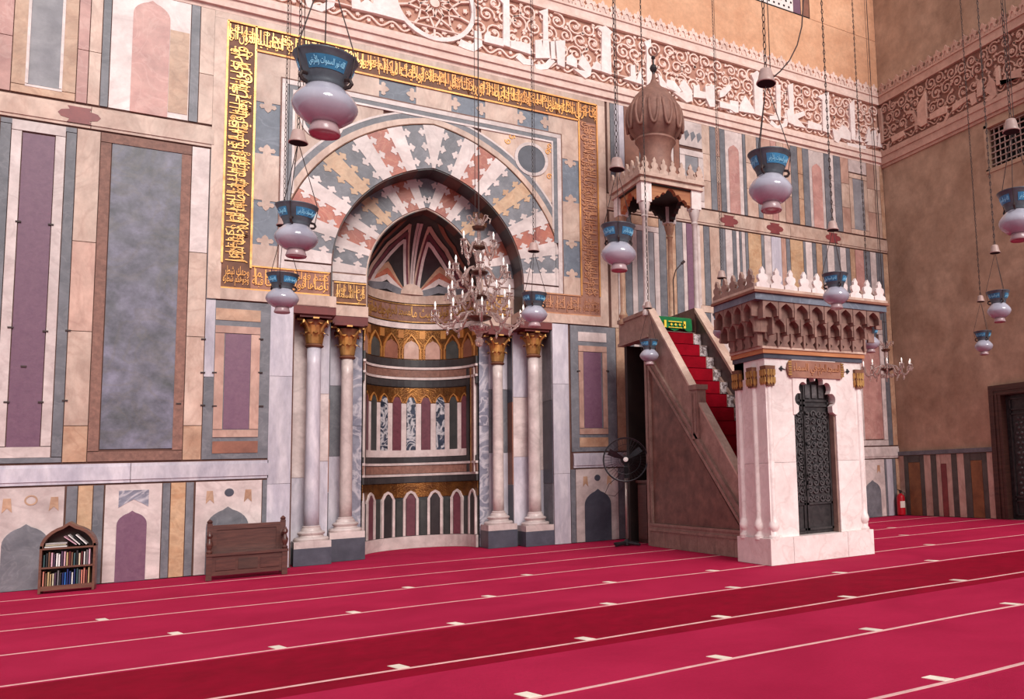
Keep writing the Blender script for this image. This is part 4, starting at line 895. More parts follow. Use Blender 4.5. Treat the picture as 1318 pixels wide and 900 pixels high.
# ---- columns
def column(name, label, x, y, zp, zc, ztop, r, shaft):
    t = thing(name, label, 'column', (x, y, 0), 'columns flanking the prayer niche')
    obj('plinth', MB().box(x-.31, x+.31, y-.31, y+.26, 0, zp), 'dark_slate', t)
    b = MB().box(x-.305, x+.305, y-.305, y+.255, zp, zp+.12)
    b.lathe([(.29, 0), (.30, .03), (.28, .06), (.22, .07), (.20, .10), (.225, .12), (.235, .145), (.21, .17), (.175, .18), (.165, .22), (r+.03, .24), (r+.035, .26), (r+.005, .28)], (x, y, zp+.12), 24)
    smooth_by_angle(obj('base', b, 'white_marble', t))
    z0 = zp+.39; s = [(r*(1+.10*(1-k/10)), z0+(zc-z0)*k/10) for k in range(11)]
    obj('shaft', MB().lathe(s, (x, y, 0), 24), shaft, t, smooth=True)
    h = ztop-zc; c = MB().lathe([(r+.02, 0), (r+.045, .03), (r+.02, .06), (r+.0, .08), (r+.02, h*.5), (r+.08, h*.78), (r+.12, h*.86)], (x, y, zc), 20)
    cap = smooth_by_angle(obj('capital', c, 'gold_ground', t))
    lm = MB()                                         # one acanthus leaf, bending outwards
    v = []; prof = [(0, 0, .055), (.015, .10, .06), (.03, .17, .05), (.075, .20, .035), (.10, .17, .015)]
    for rr, z, w in prof: v += [(rr, -w, z), (rr+.012, 0, z), (rr, w, z)]
    lm.add(v, [(3*i+j, 3*i+j+1, 3*i+j+4, 3*i+j+3) for i in range(4) for j in range(2)])
    def leafset(n, zz, rr, sc, a0, m):
        for k in range(n):
            a = a0+2*PI*k/n; ca, sa = math.cos(a), math.sin(a)
            obj('leaf', MB().add([(x+ca*(rr+p[0]*sc)-sa*p[1]*sc, y+sa*(rr+p[0]*sc)+ca*p[1]*sc, zc+zz+p[2]*sc) for p in lm.v], lm.f), m, cap)
    leafset(8, .07, r+.01, 1.05, 0, 'gold'); leafset(8, .23, r+.02, 1.15, PI/8, 'gilt_relief')
    for k in range(4):
        a = PI/4+k*PI/2; ca, sa = math.cos(a), math.sin(a)
        pts = [(x+ca*(r+.02+.15*q), y+sa*(r+.02+.15*q), zc+h*.5+(h*.32)*q**.6) for q in (0, .3, .6, .85, 1)] + [(x+ca*(r+.18), y+sa*(r+.18), zc+h*.76), (x+ca*(r+.14), y+sa*(r+.14), zc+h*.77)]
        obj('volute', MB().tube(pts, [.03, .03, .028, .028, .028, .022, .012], 6), 'gold', cap)
        a = k*PI/2; ca, sa = math.cos(a), math.sin(a)
        obj('boss', MB().box(x+ca*.25-.05, x+ca*.25+.05, y+sa*.25-.05, y+sa*.25+.05, ztop-.075, ztop-.045), 'gold', cap)
    obj('abacus', MB().box(x-.27, x+.27, y-.27, y+.27, ztop-.05, ztop), 'red_wood', t)
column('marble_column', 'grey marble column with gilded capital next to the wooden bench', 1.66, .30, .31, 4.05, 4.64, .12, 'bluish_marble')
column('marble_column', 'pale pink marble column with gilded capital, on the bench side of the niche opening', 2.28, .63, .42, 3.90, 4.58, .105, 'shaft_marble')
column('marble_column', 'pale pink marble column with gilded capital, on the pulpit side of the niche opening', 5.26, .63, .36, 3.90, 4.58, .105, 'shaft_marble')
column('marble_column', 'white marble column with gilded capital, the one nearest the pedestal fan', 5.95, .30, .31, 4.05, 4.64, .12, 'white_marble')

# ================================================================== PULPIT (minbar)
MX0, MX1 = 7.5, 8.72
mn = thing('pulpit', 'stepped marble pulpit with carved portal, steep red carpeted stair and domed kiosk', 'pulpit', (8.2, -4.3, 0))
def mfn(y): return lambda a, b, d: (a, y-d, b)
def lfn(x): return lambda a, b, d: (x-d, a, b)          # a = y along the side, faces -x
# body under the stair (solid), from the portal to the doorway
TOPL = lambda y: 4.66-(-2.34-y)*1.095                    # rail top
BOTL = lambda y: 3.58-(-2.34-y)*.955                     # lower moulding
YB, YF = -2.12, -5.80
NST = 14; ZL = 4.30
obj('stair_body', MB().prism([(YF, 0), (YB, 0), (YB, 3.75), (YB-.15, 3.75), (YF, BOTL(YF)+.05)], lambda a, b, d: (d, a, b), MX0+.03, MX1-.03), 'minbar_stone', mn)
def sslab(name, poly, mat, d0, d1, x=MX0): return obj(name, MB().prism(poly, lfn(x), d0, d1), mat, mn)
# base course of separate blocks
yy = YF
for k in range(6):
    ny = YF+(YB-YF)*(k+1)/6; sslab('base_block', [(yy+.004, 0), (ny-.004, 0), (ny-.004, .30), (yy+.004, .30)], 'minbar_stone', -.03, .035); yy = ny
# side panel, its mouldings, rail
sslab('side_panel', [(YF+.42, .46), (YB-.14, .46), (YB-.14, 3.42), (YB-.22, 3.42)], 'minbar_panel', -.02, .012)
def mould(a, b, w, d=.055, mat='minbar_stone'):
    l = math.hypot(b[0]-a[0], b[1]-a[1]); nx, nz = -(b[1]-a[1])/l, (b[0]-a[0])/l; m_ = MB()
    for o0, o1, dd in ((-.5, -.2, d), (-.2, .2, d*.6), (.2, .5, d)):
        m_.prism([(a[0]+nx*w*o0, a[1]+nz*w*o0), (b[0]+nx*w*o0, b[1]+nz*w*o0), (b[0]+nx*w*o1, b[1]+nz*w*o1), (a[0]+nx*w*o1, a[1]+nz*w*o1)], lfn(MX0), -.03, dd)
    obj('moulding', m_, mat, mn)
mould((YF, .38), (YB, .38), .15); mould((YB-.07, .45), (YB-.07, 3.72), .15); mould((YF, BOTL(YF)+.06), (YB-.1, BOTL(YB-.1)+.06), .2, .07)
sslab('handrail_panel', [(YF, BOTL(YF)+.1), (YB-.12, BOTL(YB-.12)+.1), (YB-.12, TOPL(YB-.12)), (YF, TOPL(YF))], 'minbar_stone', -.10, .02)
obj('handrail_cap', MB().prism([(YF, TOPL(YF)-.02), (YB-.12, TOPL(YB-.12)-.02), (YB-.12, TOPL(YB-.12)+.04), (YF, TOPL(YF)+.04)], lfn(MX0), -.13, .035), 'pale_pink_marble', mn)
yp = -4.06; b = MB().box(MX0-.07, MX0+.12, yp-.11, yp+.11, BOTL(yp)+.1, TOPL(yp)+.16); b.box(MX0-.10, MX0+.15, yp-.14, yp+.14, TOPL(yp)+.16, TOPL(yp)+.25)
for q in (-.06, .06): b.box(MX0-.085, MX0-.06, yp+q-.015, yp+q+.015, BOTL(yp)+.2, TOPL(yp)+.1)
obj('newel_post', b, 'minbar_stone', mn)
# far handrail
obj('handrail_panel', MB().prism([(YF, BOTL(YF)+.1), (YB-.12, BOTL(YB)+.22), (YB-.12, TOPL(YB-.12)+.05), (YF, TOPL(YF)+.05)], lfn(MX1), -.02, .10), 'far_panel_shade', mn)  # inner face's shade is in the panel colour
obj('handrail_cap', MB().prism([(YF, TOPL(YF)+.03), (YB-.12, TOPL(YB-.12)+.03), (YB-.12, TOPL(YB-.12)+.12), (YF, TOPL(YF)+.12)], lfn(MX1), -.06, .14), 'pale_pink_marble', mn)
obj('handrail_moulding', MB().prism([(YF, BOTL(YF)+.34), (YB-.12, BOTL(YB)+.34), (YB-.12, BOTL(YB)+.42), (YF, BOTL(YF)+.42)], lfn(MX1), .08, .14), 'pale_pink_marble', mn)
# steps, their runner and patterned cheeks
for k in range(NST):
    z1 = .42+(ZL-.42)*(k+1)/NST; z0 = .42+(ZL-.42)*k/NST; y0 = YF+.25+(YB-YF-.3)*k/NST; y1 = YF+.25+(YB-YF-.3)*(k+1)/NST
    obj('step', MB().box(MX0+.1, MX1-.1, y0, y1+.02, max(z0-.6, .0), z1), 'minbar_stone', mn)
    m_ = MB().box(MX0+.24, MX1-.30, y0-.014, y0, z0, z1+.012); m_.box(MX0+.24, MX1-.30, y0-.014, y1, z1, z1+.012)
    obj('stair_runner', m_, 'stair_carpet', mn)
    obj('step_tile', MB().box(MX1-.28, MX1-.11, y0-.01, y0, z0+.01, z1-.01), 'tile_white', mn)
# upper landing and the doorway below it
obj('landing', MB().box(MX0+.02, MX1-.02, YB-.1, -.82, ZL-.02, ZL+.06), 'minbar_stone', mn)
m_ = MB()
m_.box(MX0-.02, MX0+.12, YB-.12, -.84, 4.24, 4.70); m_.box(MX0-.05, MX0+.14, YB-.12, -.82, 4.70, 4.78); m_.box(MX0-.05, MX0+.14, YB-.12, -.82, 4.20, 4.26)
obj('landing_parapet', m_, 'minbar_stone', mn)
obj('landing_parapet', MB().box(MX1-.12, MX1+.02, YB-.1, -.82, 4.2, 4.9), 'minbar_panel', mn)
obj('door_jamb', MB().box(MX0, MX0+.26, YB-.02, YB+.16, 0, 4.0), 'minbar_stone', mn)
obj('door_jamb', MB().box(MX1-.26, MX1, -1.05, -.86, 0, 4.3), 'dark_wood', mn)
obj('back_panel', MB().box(MX0+.07, MX1, -1.02, -.9, 0, 4.2), 'shade_black_wood', mn)
obj('back_panel', MB().box(MX1-.1, MX1, YB, -.9, 0, 4.3), 'shade_black_wood', mn)
# kiosk: four columns, arched canopy, cresting, neck, dome, finial
KX0, KX1, KY0, KY1 = 7.50, 8.70, -2.16, -1.04
for kx in (KX0, KX1):
    for ky in (KY0, KY1):
        c = MB().lathe([(.09, 0), (.10, .06), (.075, .12), (.10, .2), (.07, .26), (.06, .32), (.055, 2.05), (.08, 2.09), (.06, 2.13), (.10, 2.25), (.12, 2.36), (.12, 2.40)], (kx, ky, 4.66), 12)
        smooth_by_angle(obj('kiosk_column', c, 'white_marble' if ky == KY0 else 'tan_marble', mn))
def scallop(a0, a1, z0, z1, zt):                     # plate whose lower edge is a lobed arch
    w = a1-a0; c = (a0+a1)/2; P = [(a0, z0)]
    lob = [(.04, .0), (.16, .16), (.29, .30), (.40, .52)]
    pts = [(.03, 0), (.02, .16), (.07, .30), (.12, .30), (.13, .42), (.19, .55), (.25, .50), (.27, .62), (.32, .76), (.38, .72), (.40, .84), (.44, .96), (.5, 1.0)]
    L = [(a0+w*p, z0+(z1-z0)*q) for p, q in pts]; L += [(2*c-x, z) for x, z in L[-2::-1]]
    return [(a0, z0)] + L + [(a1, z0), (a1, zt), (a0, zt)]
sc = scallop(KX0+.08, KX1-.08, 7.0, 7.42, 7.46)
obj('arch_plate', MB().prism(sc, mfn(KY0), -.05, .06), 'orange_wood', mn); obj('arch_plate', MB().prism(sc, mfn(KY1), -.05, .06), 'shade_black_wood', mn)  # rear plate blackened, kiosk's inside shade put into its colour
sc2 = scallop(KY0+.08, KY1-.08, 7.0, 7.42, 7.46)
obj('arch_plate', MB().prism(sc2, lfn(KX0), -.05, .06), 'orange_wood', mn); obj('arch_plate', MB().prism(sc2, lfn(KX1), -.05, .06), 'shade_black_wood', mn)  # far side plate is black too, as painted interior shade
for kx in (KX0, KX1):
    for ky in (KY0, KY1): obj('corner_block', MB().box(kx-.12, kx+.12, ky-.11, ky+.11, 7.05, 7.46), 'minbar_marble', mn)
m_ = MB().box(KX0-.16, KX1+.16, KY0-.16, KY1+.16, 7.46, 7.52); m_.box(KX0-.13, KX1+.13, KY0-.13, KY1+.13, 7.52, 7.58); m_.box(KX0-.19, KX1+.19, KY0-.19, KY1+.19, 7.58, 7.66)
obj('cornice', m_, 'pale_pink_marble', mn)
MER = [(-.10, 0), (-.10, .06), (-.05, .10), (-.075, .16), (-.07, .21), (-.03, .24), (-.035, .29), (0, .36), (.035, .29), (.03, .24), (.07, .21), (.075, .16), (.05, .10), (.10, .06), (.10, 0)]
def merlons(x0, x1, y, z, n, sc_, mat, rot=None):
    me_ = MB().prism([(a*sc_, b_*sc_*(.74 if sc_ > 1.1 else .9)) for a, b_ in MER], wall_fn, -.025, .025); o = None
    for k in range(n):
        t = (k+.5)/n; p = (x0[0]+(x1[0]-x0[0])*t, x0[1]+(x1[1]-x0[1])*t, z)
        loc = (p[0]-8.2, p[1]+4.3, p[2])
        if o is None: o = obj('merlon', me_, mat, mn, local=True); o.location = loc; o.rotation_euler = rot or (0, 0, 0)
        else: dup(o, loc, mn, rot)
RZ = (0, 0, PI/2)
a, b_, c_, d_ = (KX0-.16, KY0-.16), (KX1+.16, KY0-.16), (KX1+.16, KY1+.16), (KX0-.16, KY1+.16)
merlons(a, b_, 0, 7.66, 7, 1.05, 'pale_pink_marble'); merlons(d_, c_, 0, 7.66, 7, 1.05, 'pale_pink_marble'); merlons(a, d_, 0, 7.66, 6, 1.05, 'pale_pink_marble', RZ); merlons(b_, c_, 0, 7.66, 6, 1.05, 'pale_pink_marble', RZ)
DXc, DYc = 8.10, -1.60
obj('ceiling_panel', MB().box(KX0-.1, KX1+.1, KY0-.1, KY1+.1, 7.43, 7.458), 'shade_black_wood', mn)  # black colour stands in for shade under the canopy
smooth_by_angle(obj('dome_neck', MB().lathe([(.50, 0), (.48, .05), (.40, .10), (.385, .3), (.35, .55), (.335, .72), (.36, .86), (.42, .97), (.45, 1.0), (.45, 1.04), (.40, 1.06)], (DXc, DYc, 7.66), 32), 'dome_stone', mn))
dp = [(.36, 0), (.40, .04), (.44, .10), (.54, .22), (.595, .40), (.60, .55), (.56, .74), (.46, .95), (.32, 1.12), (.19, 1.24), (.09, 1.35), (.05, 1.45), (.035, 1.55)]
def flute(a, z): return 1+.08*max(0, 1-(z/1.35))*abs(math.cos(6*a))
smooth_by_angle(obj('dome', MB().lathe(dp, (DXc, DYc, 8.68), 96, rf=flute), 'dome_stone', mn), 40)
for k in range(12):                                    # drooping lobes
    a = k*PI/6; pts = []
    for q in range(13):
        t = -1+2*q/12; da = .17*math.sin(t*PI/2)*1.0 if abs(t) < 2 else 0; zz = .20+.75*abs(t)**2.2; rr = .60 if zz < .6 else .60-.30*((zz-.6)/.45)**1.4
        if zz < .32: rr = .555+.04*zz/.32
        pts.append((DXc+(rr+.02)*math.cos(a+da), DYc+(rr+.02)*math.sin(a+da), 8.68+zz))
    obj('dome_lobe', MB().tube(pts, .034, 6), 'dome_stone', mn, smooth=True)
smooth_by_angle(obj('finial', MB().lathe([(.035, 0), (.03, .10), (.07, .15), (.085, .2), (.06, .26), (.02, .30), (.02, .40), (.05, .44), (.03, .48), (.0, .5)], (DXc, DYc, 10.18), 12), 'bronze', mn))
obj('crescent', MB().tube([(DXc+.10*math.cos(q), DYc, 10.76+.10*math.sin(q)) for q in [PI/2+.2+k*(2*PI-.4)/16 for k in range(17)]], .022, 6), 'dome_stone', mn)
# ---- portal
PX0, PX1, PF, PB = 7.24, 9.22, -6.58, -5.72
pt = mn
m_ = MB(); m_.box(PX0-.06, PX1+.06, PF-.06, PB, 0, .36); m_.prism([(PX0-.06, .36), (PX1+.06, .36), (PX1, .42), (PX0, .42)], mfn(PB), 0, .86)
for k, (x0, x1) in enumerate(((PX0-.06, 7.62), (7.62, 8.72), (8.72, PX1+.06))): obj('plinth_block', MB().box(x0+.003, x1-.003, PF-.06, PB, 0, .40), 'minbar_marble', mn)
for x0, x1 in ((PX0, 7.78), (8.64, PX1)):
    for z0, z1 in ((.40, 1.55), (1.55, 3.18)): obj('portal_pier', MB().box(x0, x1, PF, PB, z0+.002, z1-.002), 'minbar_marble', mn)
lob = []
for k in range(43):
    th = PI-PI*k/42; f_ = .80+.20*abs(math.sin(6*th))**.6; lob.append((8.21+.43*f_*math.cos(th), 2.44+.50*f_*math.sin(th)))
lob = [(7.80, 2.30), (7.86, 2.34), (7.865, 2.40)] + lob + [(8.555, 2.40), (8.56, 2.34), (8.62, 2.30)]
obj('portal_lintel', MB().prism([(7.76, 2.30)]+lob+[(8.66, 2.30), (8.66, 3.18), (7.76, 3.18)], mfn(PF), -.10, .02), 'minbar_marble', mn)
obj('portal_inner_jamb', MB().box(8.61, 8.64, PF+.03, -6.36, .40, 2.5), 'minbar_stone', mn); obj('portal_soffit', MB().box(7.78, 8.64, PF+.11, -6.05, 2.96, 3.18), 'dark_wood', mn)
obj('portal_back', MB().box(PX0, PX1, -6.0, PB, 2.9, 3.18), 'minbar_stone', mn)
for s, (x0, x1) in enumerate(((7.78, 8.06), (8.06, 8.62))):
    dl = obj('door_leaf', MB().box(x0+.004, x1-.004, -6.42, -6.36, .41, 2.98), 'bronze', mn)
    m_ = MB()
    for z in (.46, .86, 2.44, 2.52, 2.82): m_.box(x0+.02, x1-.02, -6.445, -6.41, z, z+.035)
    for xq in (x0+.02, x1-.05): m_.box(xq, xq+.03, -6.445, -6.41, .46, 2.85)
    obj('door_frame_strip', m_, 'bronze', dl)
    if s: 
        m_ = MB()
        for q in range(3): m_.box(8.12+q*.14, 8.22+q*.14, -6.45, -6.41, 2.58, 2.80)
        obj('door_top_panel', m_, 'bronze_relief', dl)
    m_ = MB(); r_ = random.Random(3+s)
    for i in range(2 if s == 0 else 4):
        for j in range(12):
            x, z = x0+.09+i*.12, .96+j*.124
            if x < x1-.06: m_.ribbon(spiral(x, z, .065, 1.2, r_.uniform(0, 6.3), r_.choice((-1, 1)), 9), .024, mfn(-6.42), 0, .025); m_.prism(leafp(x, z, .03, r_.uniform(0, 6)), mfn(-6.42), 0, .035)
    obj('door_carving', m_, 'bronze_relief', dl, kind='stuff')
# inscribed plaque over the door
P = [(7.74, 2.98), (7.78, 2.93), (8.72, 2.93), (8.76, 2.98), (8.78, 3.04), (8.76, 3.10), (8.72, 3.15), (7.78, 3.15), (7.74, 3.10), (7.72, 3.04)]
P = [(8.24+(x-8.25)*1.12, 2.965+(z-3.04)*1.25+.06) for x, z in P]
pq = obj('plaque', MB().prism(P, mfn(PF), 0, .045), 'worn_ground', mn)
t = MB(); put_text(t, PAIRS[2], 7.76, 8.24, 2.93, 3.12, mfn(PF), .045, .06); put_text(t, PAIRS[6], 8.26, 8.72, 2.93, 3.12, mfn(PF), .045, .06); obj('plaque_lettering', t, 'worn_gold', pq)
for s in (-1, 1):
    x = 8.24+s*.60
    obj('plaque_tip', MB().prism([(x, 3.01), (x+s*.06, 3.02), (x+s*.08, 3.07), (x+s*.13, 3.025), (x+s*.08, 2.98), (x+s*.06, 3.03)], mfn(PF), 0, .02), 'bronze', pq)
    t = MB()
    for q in range(6): z = 2.92+q*.04; t.box(8.24+s*.54-.03, 8.24+s*.54+.03, PF-.056, PF-.04, z, z+.026)
    obj('plaque_gilding', t, 'gold', pq)
# corner colonnettes with gilt capitals
for x, y in ((PX0+.07, PF+.02), (PX1-.07, PF+.02), (PX0, PF+.30), (PX0, PB-.15)):
    smooth_by_angle(obj('colonnette', MB().lathe([(.09, 0), (.09, .05), (.055, .09), (.05, .12), (.085, .17), (.09, .22), (.07, .28), (.055, .32), (.05, .36), (.05, 2.36)], (x, y, .38), 12), 'minbar_marble', mn))
    cp_ = obj('colonnette_capital', MB().prism([(-.065, 2.74), (.065, 2.74), (.095, 3.06), (-.095, 3.06)], lambda a, b, d, x=x, y=y: (x+a, y-d, b), -.08, .075), 'gold_ground', mn)
    t = MB()
    for i in range(3):
        for j in range(2): t.prism([(-.08+i*.06, 2.80+j*.12), (-.05+i*.06, 2.76+j*.12), (-.02+i*.06, 2.80+j*.12), (-.03+i*.065, 2.88+j*.12), (-.07+i*.06, 2.88+j*.12)], lambda a, b, d, x=x, y=y: (x+a*.9, y-d, b), .07, .086)
    for i in range(3):
        for j in range(2): t.prism([(-.08+i*.06, 2.80+j*.12), (-.05+i*.06, 2.76+j*.12), (-.02+i*.06, 2.80+j*.12), (-.03+i*.065, 2.88+j*.12), (-.07+i*.06, 2.88+j*.12)], lambda a, b, d, x=x, y=y: (x-d, y+a*.9, b), .085, .10)
    obj('capital_gilding', t, 'gold', cp_)
# cornice: painted string, muqarnas tiers, slab, cresting
m_ = MB().box(PX0-.03, PX1+.03, PF-.03, PB, 3.18, 3.25); obj('cornice', m_, 'dark_slate', mn)
obj('painted_string', MB().box(PX0-.06, PX1+.06, PF-.06, PB, 3.25, 3.32), 'orange_wood', mn)
obj('cornice', MB().box(PX0-.08, PX1+.08, PF-.08, PB, 3.32, 3.36), 'pale_pink_marble', mn)
def cell(w, h, d, shield=False):                       # a little pointed hood, open below; the lowest tier carries shields
    m_ = MB(); a = w/2-.03
    if shield:
        m_.prism([(-w/2+.012, h), (-w/2+.012, h*.55), (-w*.22, h*.30), (-w*.40, 0), (w*.40, 0), (w*.22, h*.30), (w/2-.012, h*.55), (w/2-.012, h)], wall_fn, 0, d*.55)
        m_.prism([(-.02, h), (-.02, 0), (.02, 0), (.02, h)], lambda p, q, r: (p+w/2, -r, q), 0, d*.8); return m_
    P = [(-w/2, 0), (-w/2, h), (w/2, h), (w/2, 0), (a, 0), (a, h*.45), (a*.8, h*.62), (a*.4, h*.78), (0, h*.90), (-a*.4, h*.78), (-a*.8, h*.62), (-a, h*.45), (-a, 0)]
    m_.prism(P, wall_fn, 0, d)
    m_.prism([(-w/2-.016, -h*.22), (-w/2-.016, h*.5), (-w/2+.03, h*.5), (-w/2+.03, -h*.22)], wall_fn, 0, d*1.15)
    return m_
tiers = [(3.36, .21, .02, 0), (3.57, .22, .10, .5), (3.79, .23, .20, 0)]
LX0, LX1 = PX0-.02, PX1+.02
for ti, (z, h, out, ph) in enumerate(tiers):
    obj('muqarnas_core', MB().box(LX0-out+.0, LX1+out, PF-out, PB, z, z+h), 'muqarnas', mn)
    nfx = 8; W = (LX1-LX0+2*out)/nfx; me_ = cell(W*.96, h, .12, ti == 0); first = None
    for k in range(nfx+(1 if ph else 0)):
        x = LX0-out+W*(k+.5-ph); 
        if ph and (k == 0 or k == nfx): continue
        loc = (x-8.2, PF-out+4.3, z)
        if first is None: first = obj('muqarnas_cell', me_, 'muqarnas', mn, local=True); first.location = loc
        else: dup(first, loc, mn)
    ny_ = 4; Wy = (PB-PF+out)/ny_; me2 = cell(Wy*.96, h, .12, ti == 0); f2 = None
    for sx_ in (-1, 1):
        for k in range(ny_):
            y = PF-out+Wy*(k+.5); loc = ((LX0-out if sx_ < 0 else LX1+out)-8.2, y+4.3, z); rot = (0, 0, -PI/2 if sx_ < 0 else PI/2)
            if f2 is None: f2 = obj('muqarnas_cell', me2, 'muqarnas', mn, local=True); f2.location = loc; f2.rotation_euler = rot
            else: dup(f2, loc, mn, rot)
OX = .36
obj('cornice', MB().box(LX0-.34, LX1+.34, PF-.34, PB, 4.02, 4.12), 'blue_slate', mn)
obj('painted_string', MB().box(LX0-OX-.02, LX1+OX+.02, PF-OX-.02, PB+.02, 4.125, 4.165), 'brown_stone', mn)
obj('cornice', MB().box(LX0-OX, LX1+OX, PF-OX, PB, 4.17, 4.21), 'pale_pink_marble', mn)
a, b_, c_, d_ = (LX0-OX+.03, PF-OX+.03), (LX1+OX-.03, PF-OX+.03), (LX1+OX-.03, PB), (LX0-OX+.03, PB)
merlons(a, b_, 0, 4.21, 10, 1.22, 'minbar_marble'); merlons(a, d_, 0, 4.21, 5, 1.15, 'minbar_stone', RZ); merlons(b_, c_, 0, 4.21, 5, 1.15, 'minbar_stone', RZ)
# things on the pulpit
gc = thing('green_cloth', 'green cloth with yellow patterned bands draped over the top step', 'cloth', (8.12, YB-.2, ZL+.07))
ZC = ZL+.04; v = []; n_ = 12
obj('cloth_rail', MB().box(MX0+.12, MX1-.14, YB-.02, YB+.05, ZL+.05, ZL+.355), 'dark_wood', mn)
for i in range(n_+1):
    x = MX0+.16+(MX1-MX0-.36)*i/n_
    for y, z in ((YB+.10, ZC+.10), (YB+.06, ZC+.32), (YB-.02, ZC+.34), (YB-.09, ZC+.30), (YB-.11, ZC+.06-.03*math.sin(i*1.3))): v.append((x, y, z))
obj('cloth_sheet', MB().add(v, [(5*i+j, 5*i+j+1, 5*i+j+6, 5*i+j+5) for i in range(n_) for j in range(4)]), 'green_cloth', gc)
ZL0 = ZL; ZL = ZC+.19
m_ = MB()
for x in (MX0+.34, MX1-.42): m_.box(x, x+.05, YB-.14, YB-.125, ZL-.10, ZL+.05)
for k in range(4): x = MX0+.48+k*.1; m_.prism([(x, ZL-.03), (x+.03, ZL), (x+.06, ZL-.03), (x+.03, ZL-.06)], mfn(YB-.12), 0, .02)
m_.box(MX0+.44, MX1-.46, YB-.14, YB-.125, ZL+.02, ZL+.04); m_.box(MX0+.44, MX1-.46, YB-.14, YB-.125, ZL-.1, ZL-.085)
obj('cloth_pattern', m_, 'yellow_cloth', gc); ZL = ZL0
mc = thing('microphone', 'thin bent microphone on a stand at the pulpit top', 'microphone', (8.28, -1.9, ZL+.06))
obj('stand', MB().tube([(8.28, -1.9, ZL+.06), (8.28, -1.9, 5.55), (8.32, -1.95, 5.75), (8.45, -2.0, 5.9)], .012, 6), 'iron', mc); obj('head', MB().tube([(8.44, -2.0, 5.89), (8.50, -2.02, 5.95)], .03, 8), 'iron', mc)
obj('stand_base', MB().lathe([(.10, 0), (.10, .02), (.02, .04)], (8.28, -1.9, ZL+.06), 12), 'iron', mc)
cb = thing('low_cabinet', 'dark wooden cabinet standing in the doorway under the pulpit landing', 'cabinet', (8.05, -1.35, 0))
obj('cabinet_body', MB().box(7.72, 8.5, -1.6, -1.1, 0, 1.25), 'dark_wood', cb); obj('cabinet_top', MB().box(7.68, 8.54, -1.64, -1.08, 1.25, 1.30), 'bench_wood', cb)
for x0 in (7.75, 8.13): obj('cabinet_door', MB().box(x0, x0+.35, -1.63, -1.6, .08, 1.2), 'bench_wood', cb)
obj('cabinet_door', MB().box(7.69, 7.72, -1.55, -1.15, .08, 1.2), 'bench_wood', cb)

# ================================================================== HANGING MOSQUE LAMPS
LLAB = 'white glass mosque lamp with dark flared collar and blue inscribed band, hung on a chain'
lp = thing('mosque_lamp', LLAB, 'lamp', (0, 0, 0), 'hanging mosque lamps')
obj('foot', MB().lathe([(.0, .012), (.06, .012), (.085, 0), (.092, .012), (.080, .05), (.074, .075)], (0, 0, 0), 24), 'lamp_foot', lp, smooth=True)
obj('globe', MB().lathe([(.078, .07), (.11, .082), (.162, .125), (.184, .165), (.188, .185), (.180, .215), (.152, .255), (.122, .285), (.105, .305)], (0, 0, 0), 28), 'lamp_glass', lp, smooth=True)
col_ = obj('collar', MB().lathe([(.105, .295), (.112, .305), (.112, .32), (.116, .335), (.142, .40), (.168, .462), (.182, .488), (.188, .496), (.178, .498), (.155, .45), (.105, .32)], (0, 0, 0), 28), 'lamp_collar', lp, smooth=True)
def cone(a, z, d): r = .116+(.168-.116)*(z-.335)/.127+.002+d; return (r*math.sin(a), -r*math.cos(a), z)
en = MB()
for s0 in (0, PI*2/3, PI*4/3):
    v = []
    for k in range(9): a = s0-.78+1.56*k/8; v += [cone(a, .375, .001), cone(a, .45, .001)]
    en.add(v, [(2*k, 2*k+2, 2*k+3, 2*k+1) for k in range(8)])
obj('enamel_band', en, 'lamp_enamel', col_)
tx = MB()
for s0 in (0, PI*2/3, PI*4/3): put_text(tx, ' '.join(NOUR), s0-.70, s0+.70, .386, .442, cone, .001, .004)
obj('band_lettering', tx, 'lamp_letter', col_, kind='stuff')
for k in range(3):
    a = PI/3+k*2*PI/3; ca, sa = math.sin(a), -math.cos(a)
    obj('handle', MB().tube([((.12+q)*ca, (.12+q)*sa, z) for q, z in ((0, .30), (.03, .305), (.045, .325), (.035, .35), (.0, .355))], .012, 6), 'iron', lp)
    obj('suspension_wire', MB().tube([(.155*ca, .155*sa, .33), (.186*ca, .186*sa, .50), (.012*ca, .012*sa, 1.10)], .004, 5), 'iron', lp)
obj('smoke_bell', MB().lathe([(.085, 1.13), (.088, 1.135), (.070, 1.17), (.058, 1.23), (.050, 1.255), (.03, 1.265), (.006, 1.268)], (0, 0, 0), 20), 'bell_glass', lp, smooth=True)
obj('bell_mouth', MB().lathe([(.080, 1.128), (.0, 1.129)], (0, 0, 0), 20), 'void', lp)
ch = MB(); CH_TOP = 13.2; z = 1.26; k = 0
while z < CH_TOP:
    L = .062; pts = []
    for q in range(6):
        a = q*PI/3; r_, h_ = .014*math.cos(a), L*.62*math.sin(a)
        pts.append((r_, 0, z+L/2+h_) if k % 2 else (0, r_, z+L/2+h_))
    pts.append(pts[0]); ch.tube(pts, .005, 4, cap=False); z += L; k += 1
obj('chain', ch, 'iron', lp)
obj('hoist_wire', MB().tube([(.05, 0, 1.2), (.055, .01, 5), (.06, 0, CH_TOP)], .004, 5), 'iron', lp)
LPOS = []
for u, v, z in ((418, 174, 3.65), (381, 331, 3.65), (363, 403, 3.65), (688, 421, 3.65), (797, 349, 3.65), (993, 272, 3.65), (1077, 398, 3.65), (932, 441, 3.65), (836, 470, 3.56), (1121, 454, 3.65), (1312, 310, 3.65), (1287, 415, 3.65), (1267, 457, 3.65)):
    d = ray(u, v); t = (z-CAM.z)/d.z; P = CAM+d*t; LPOS.append((P.x, P.y, z))
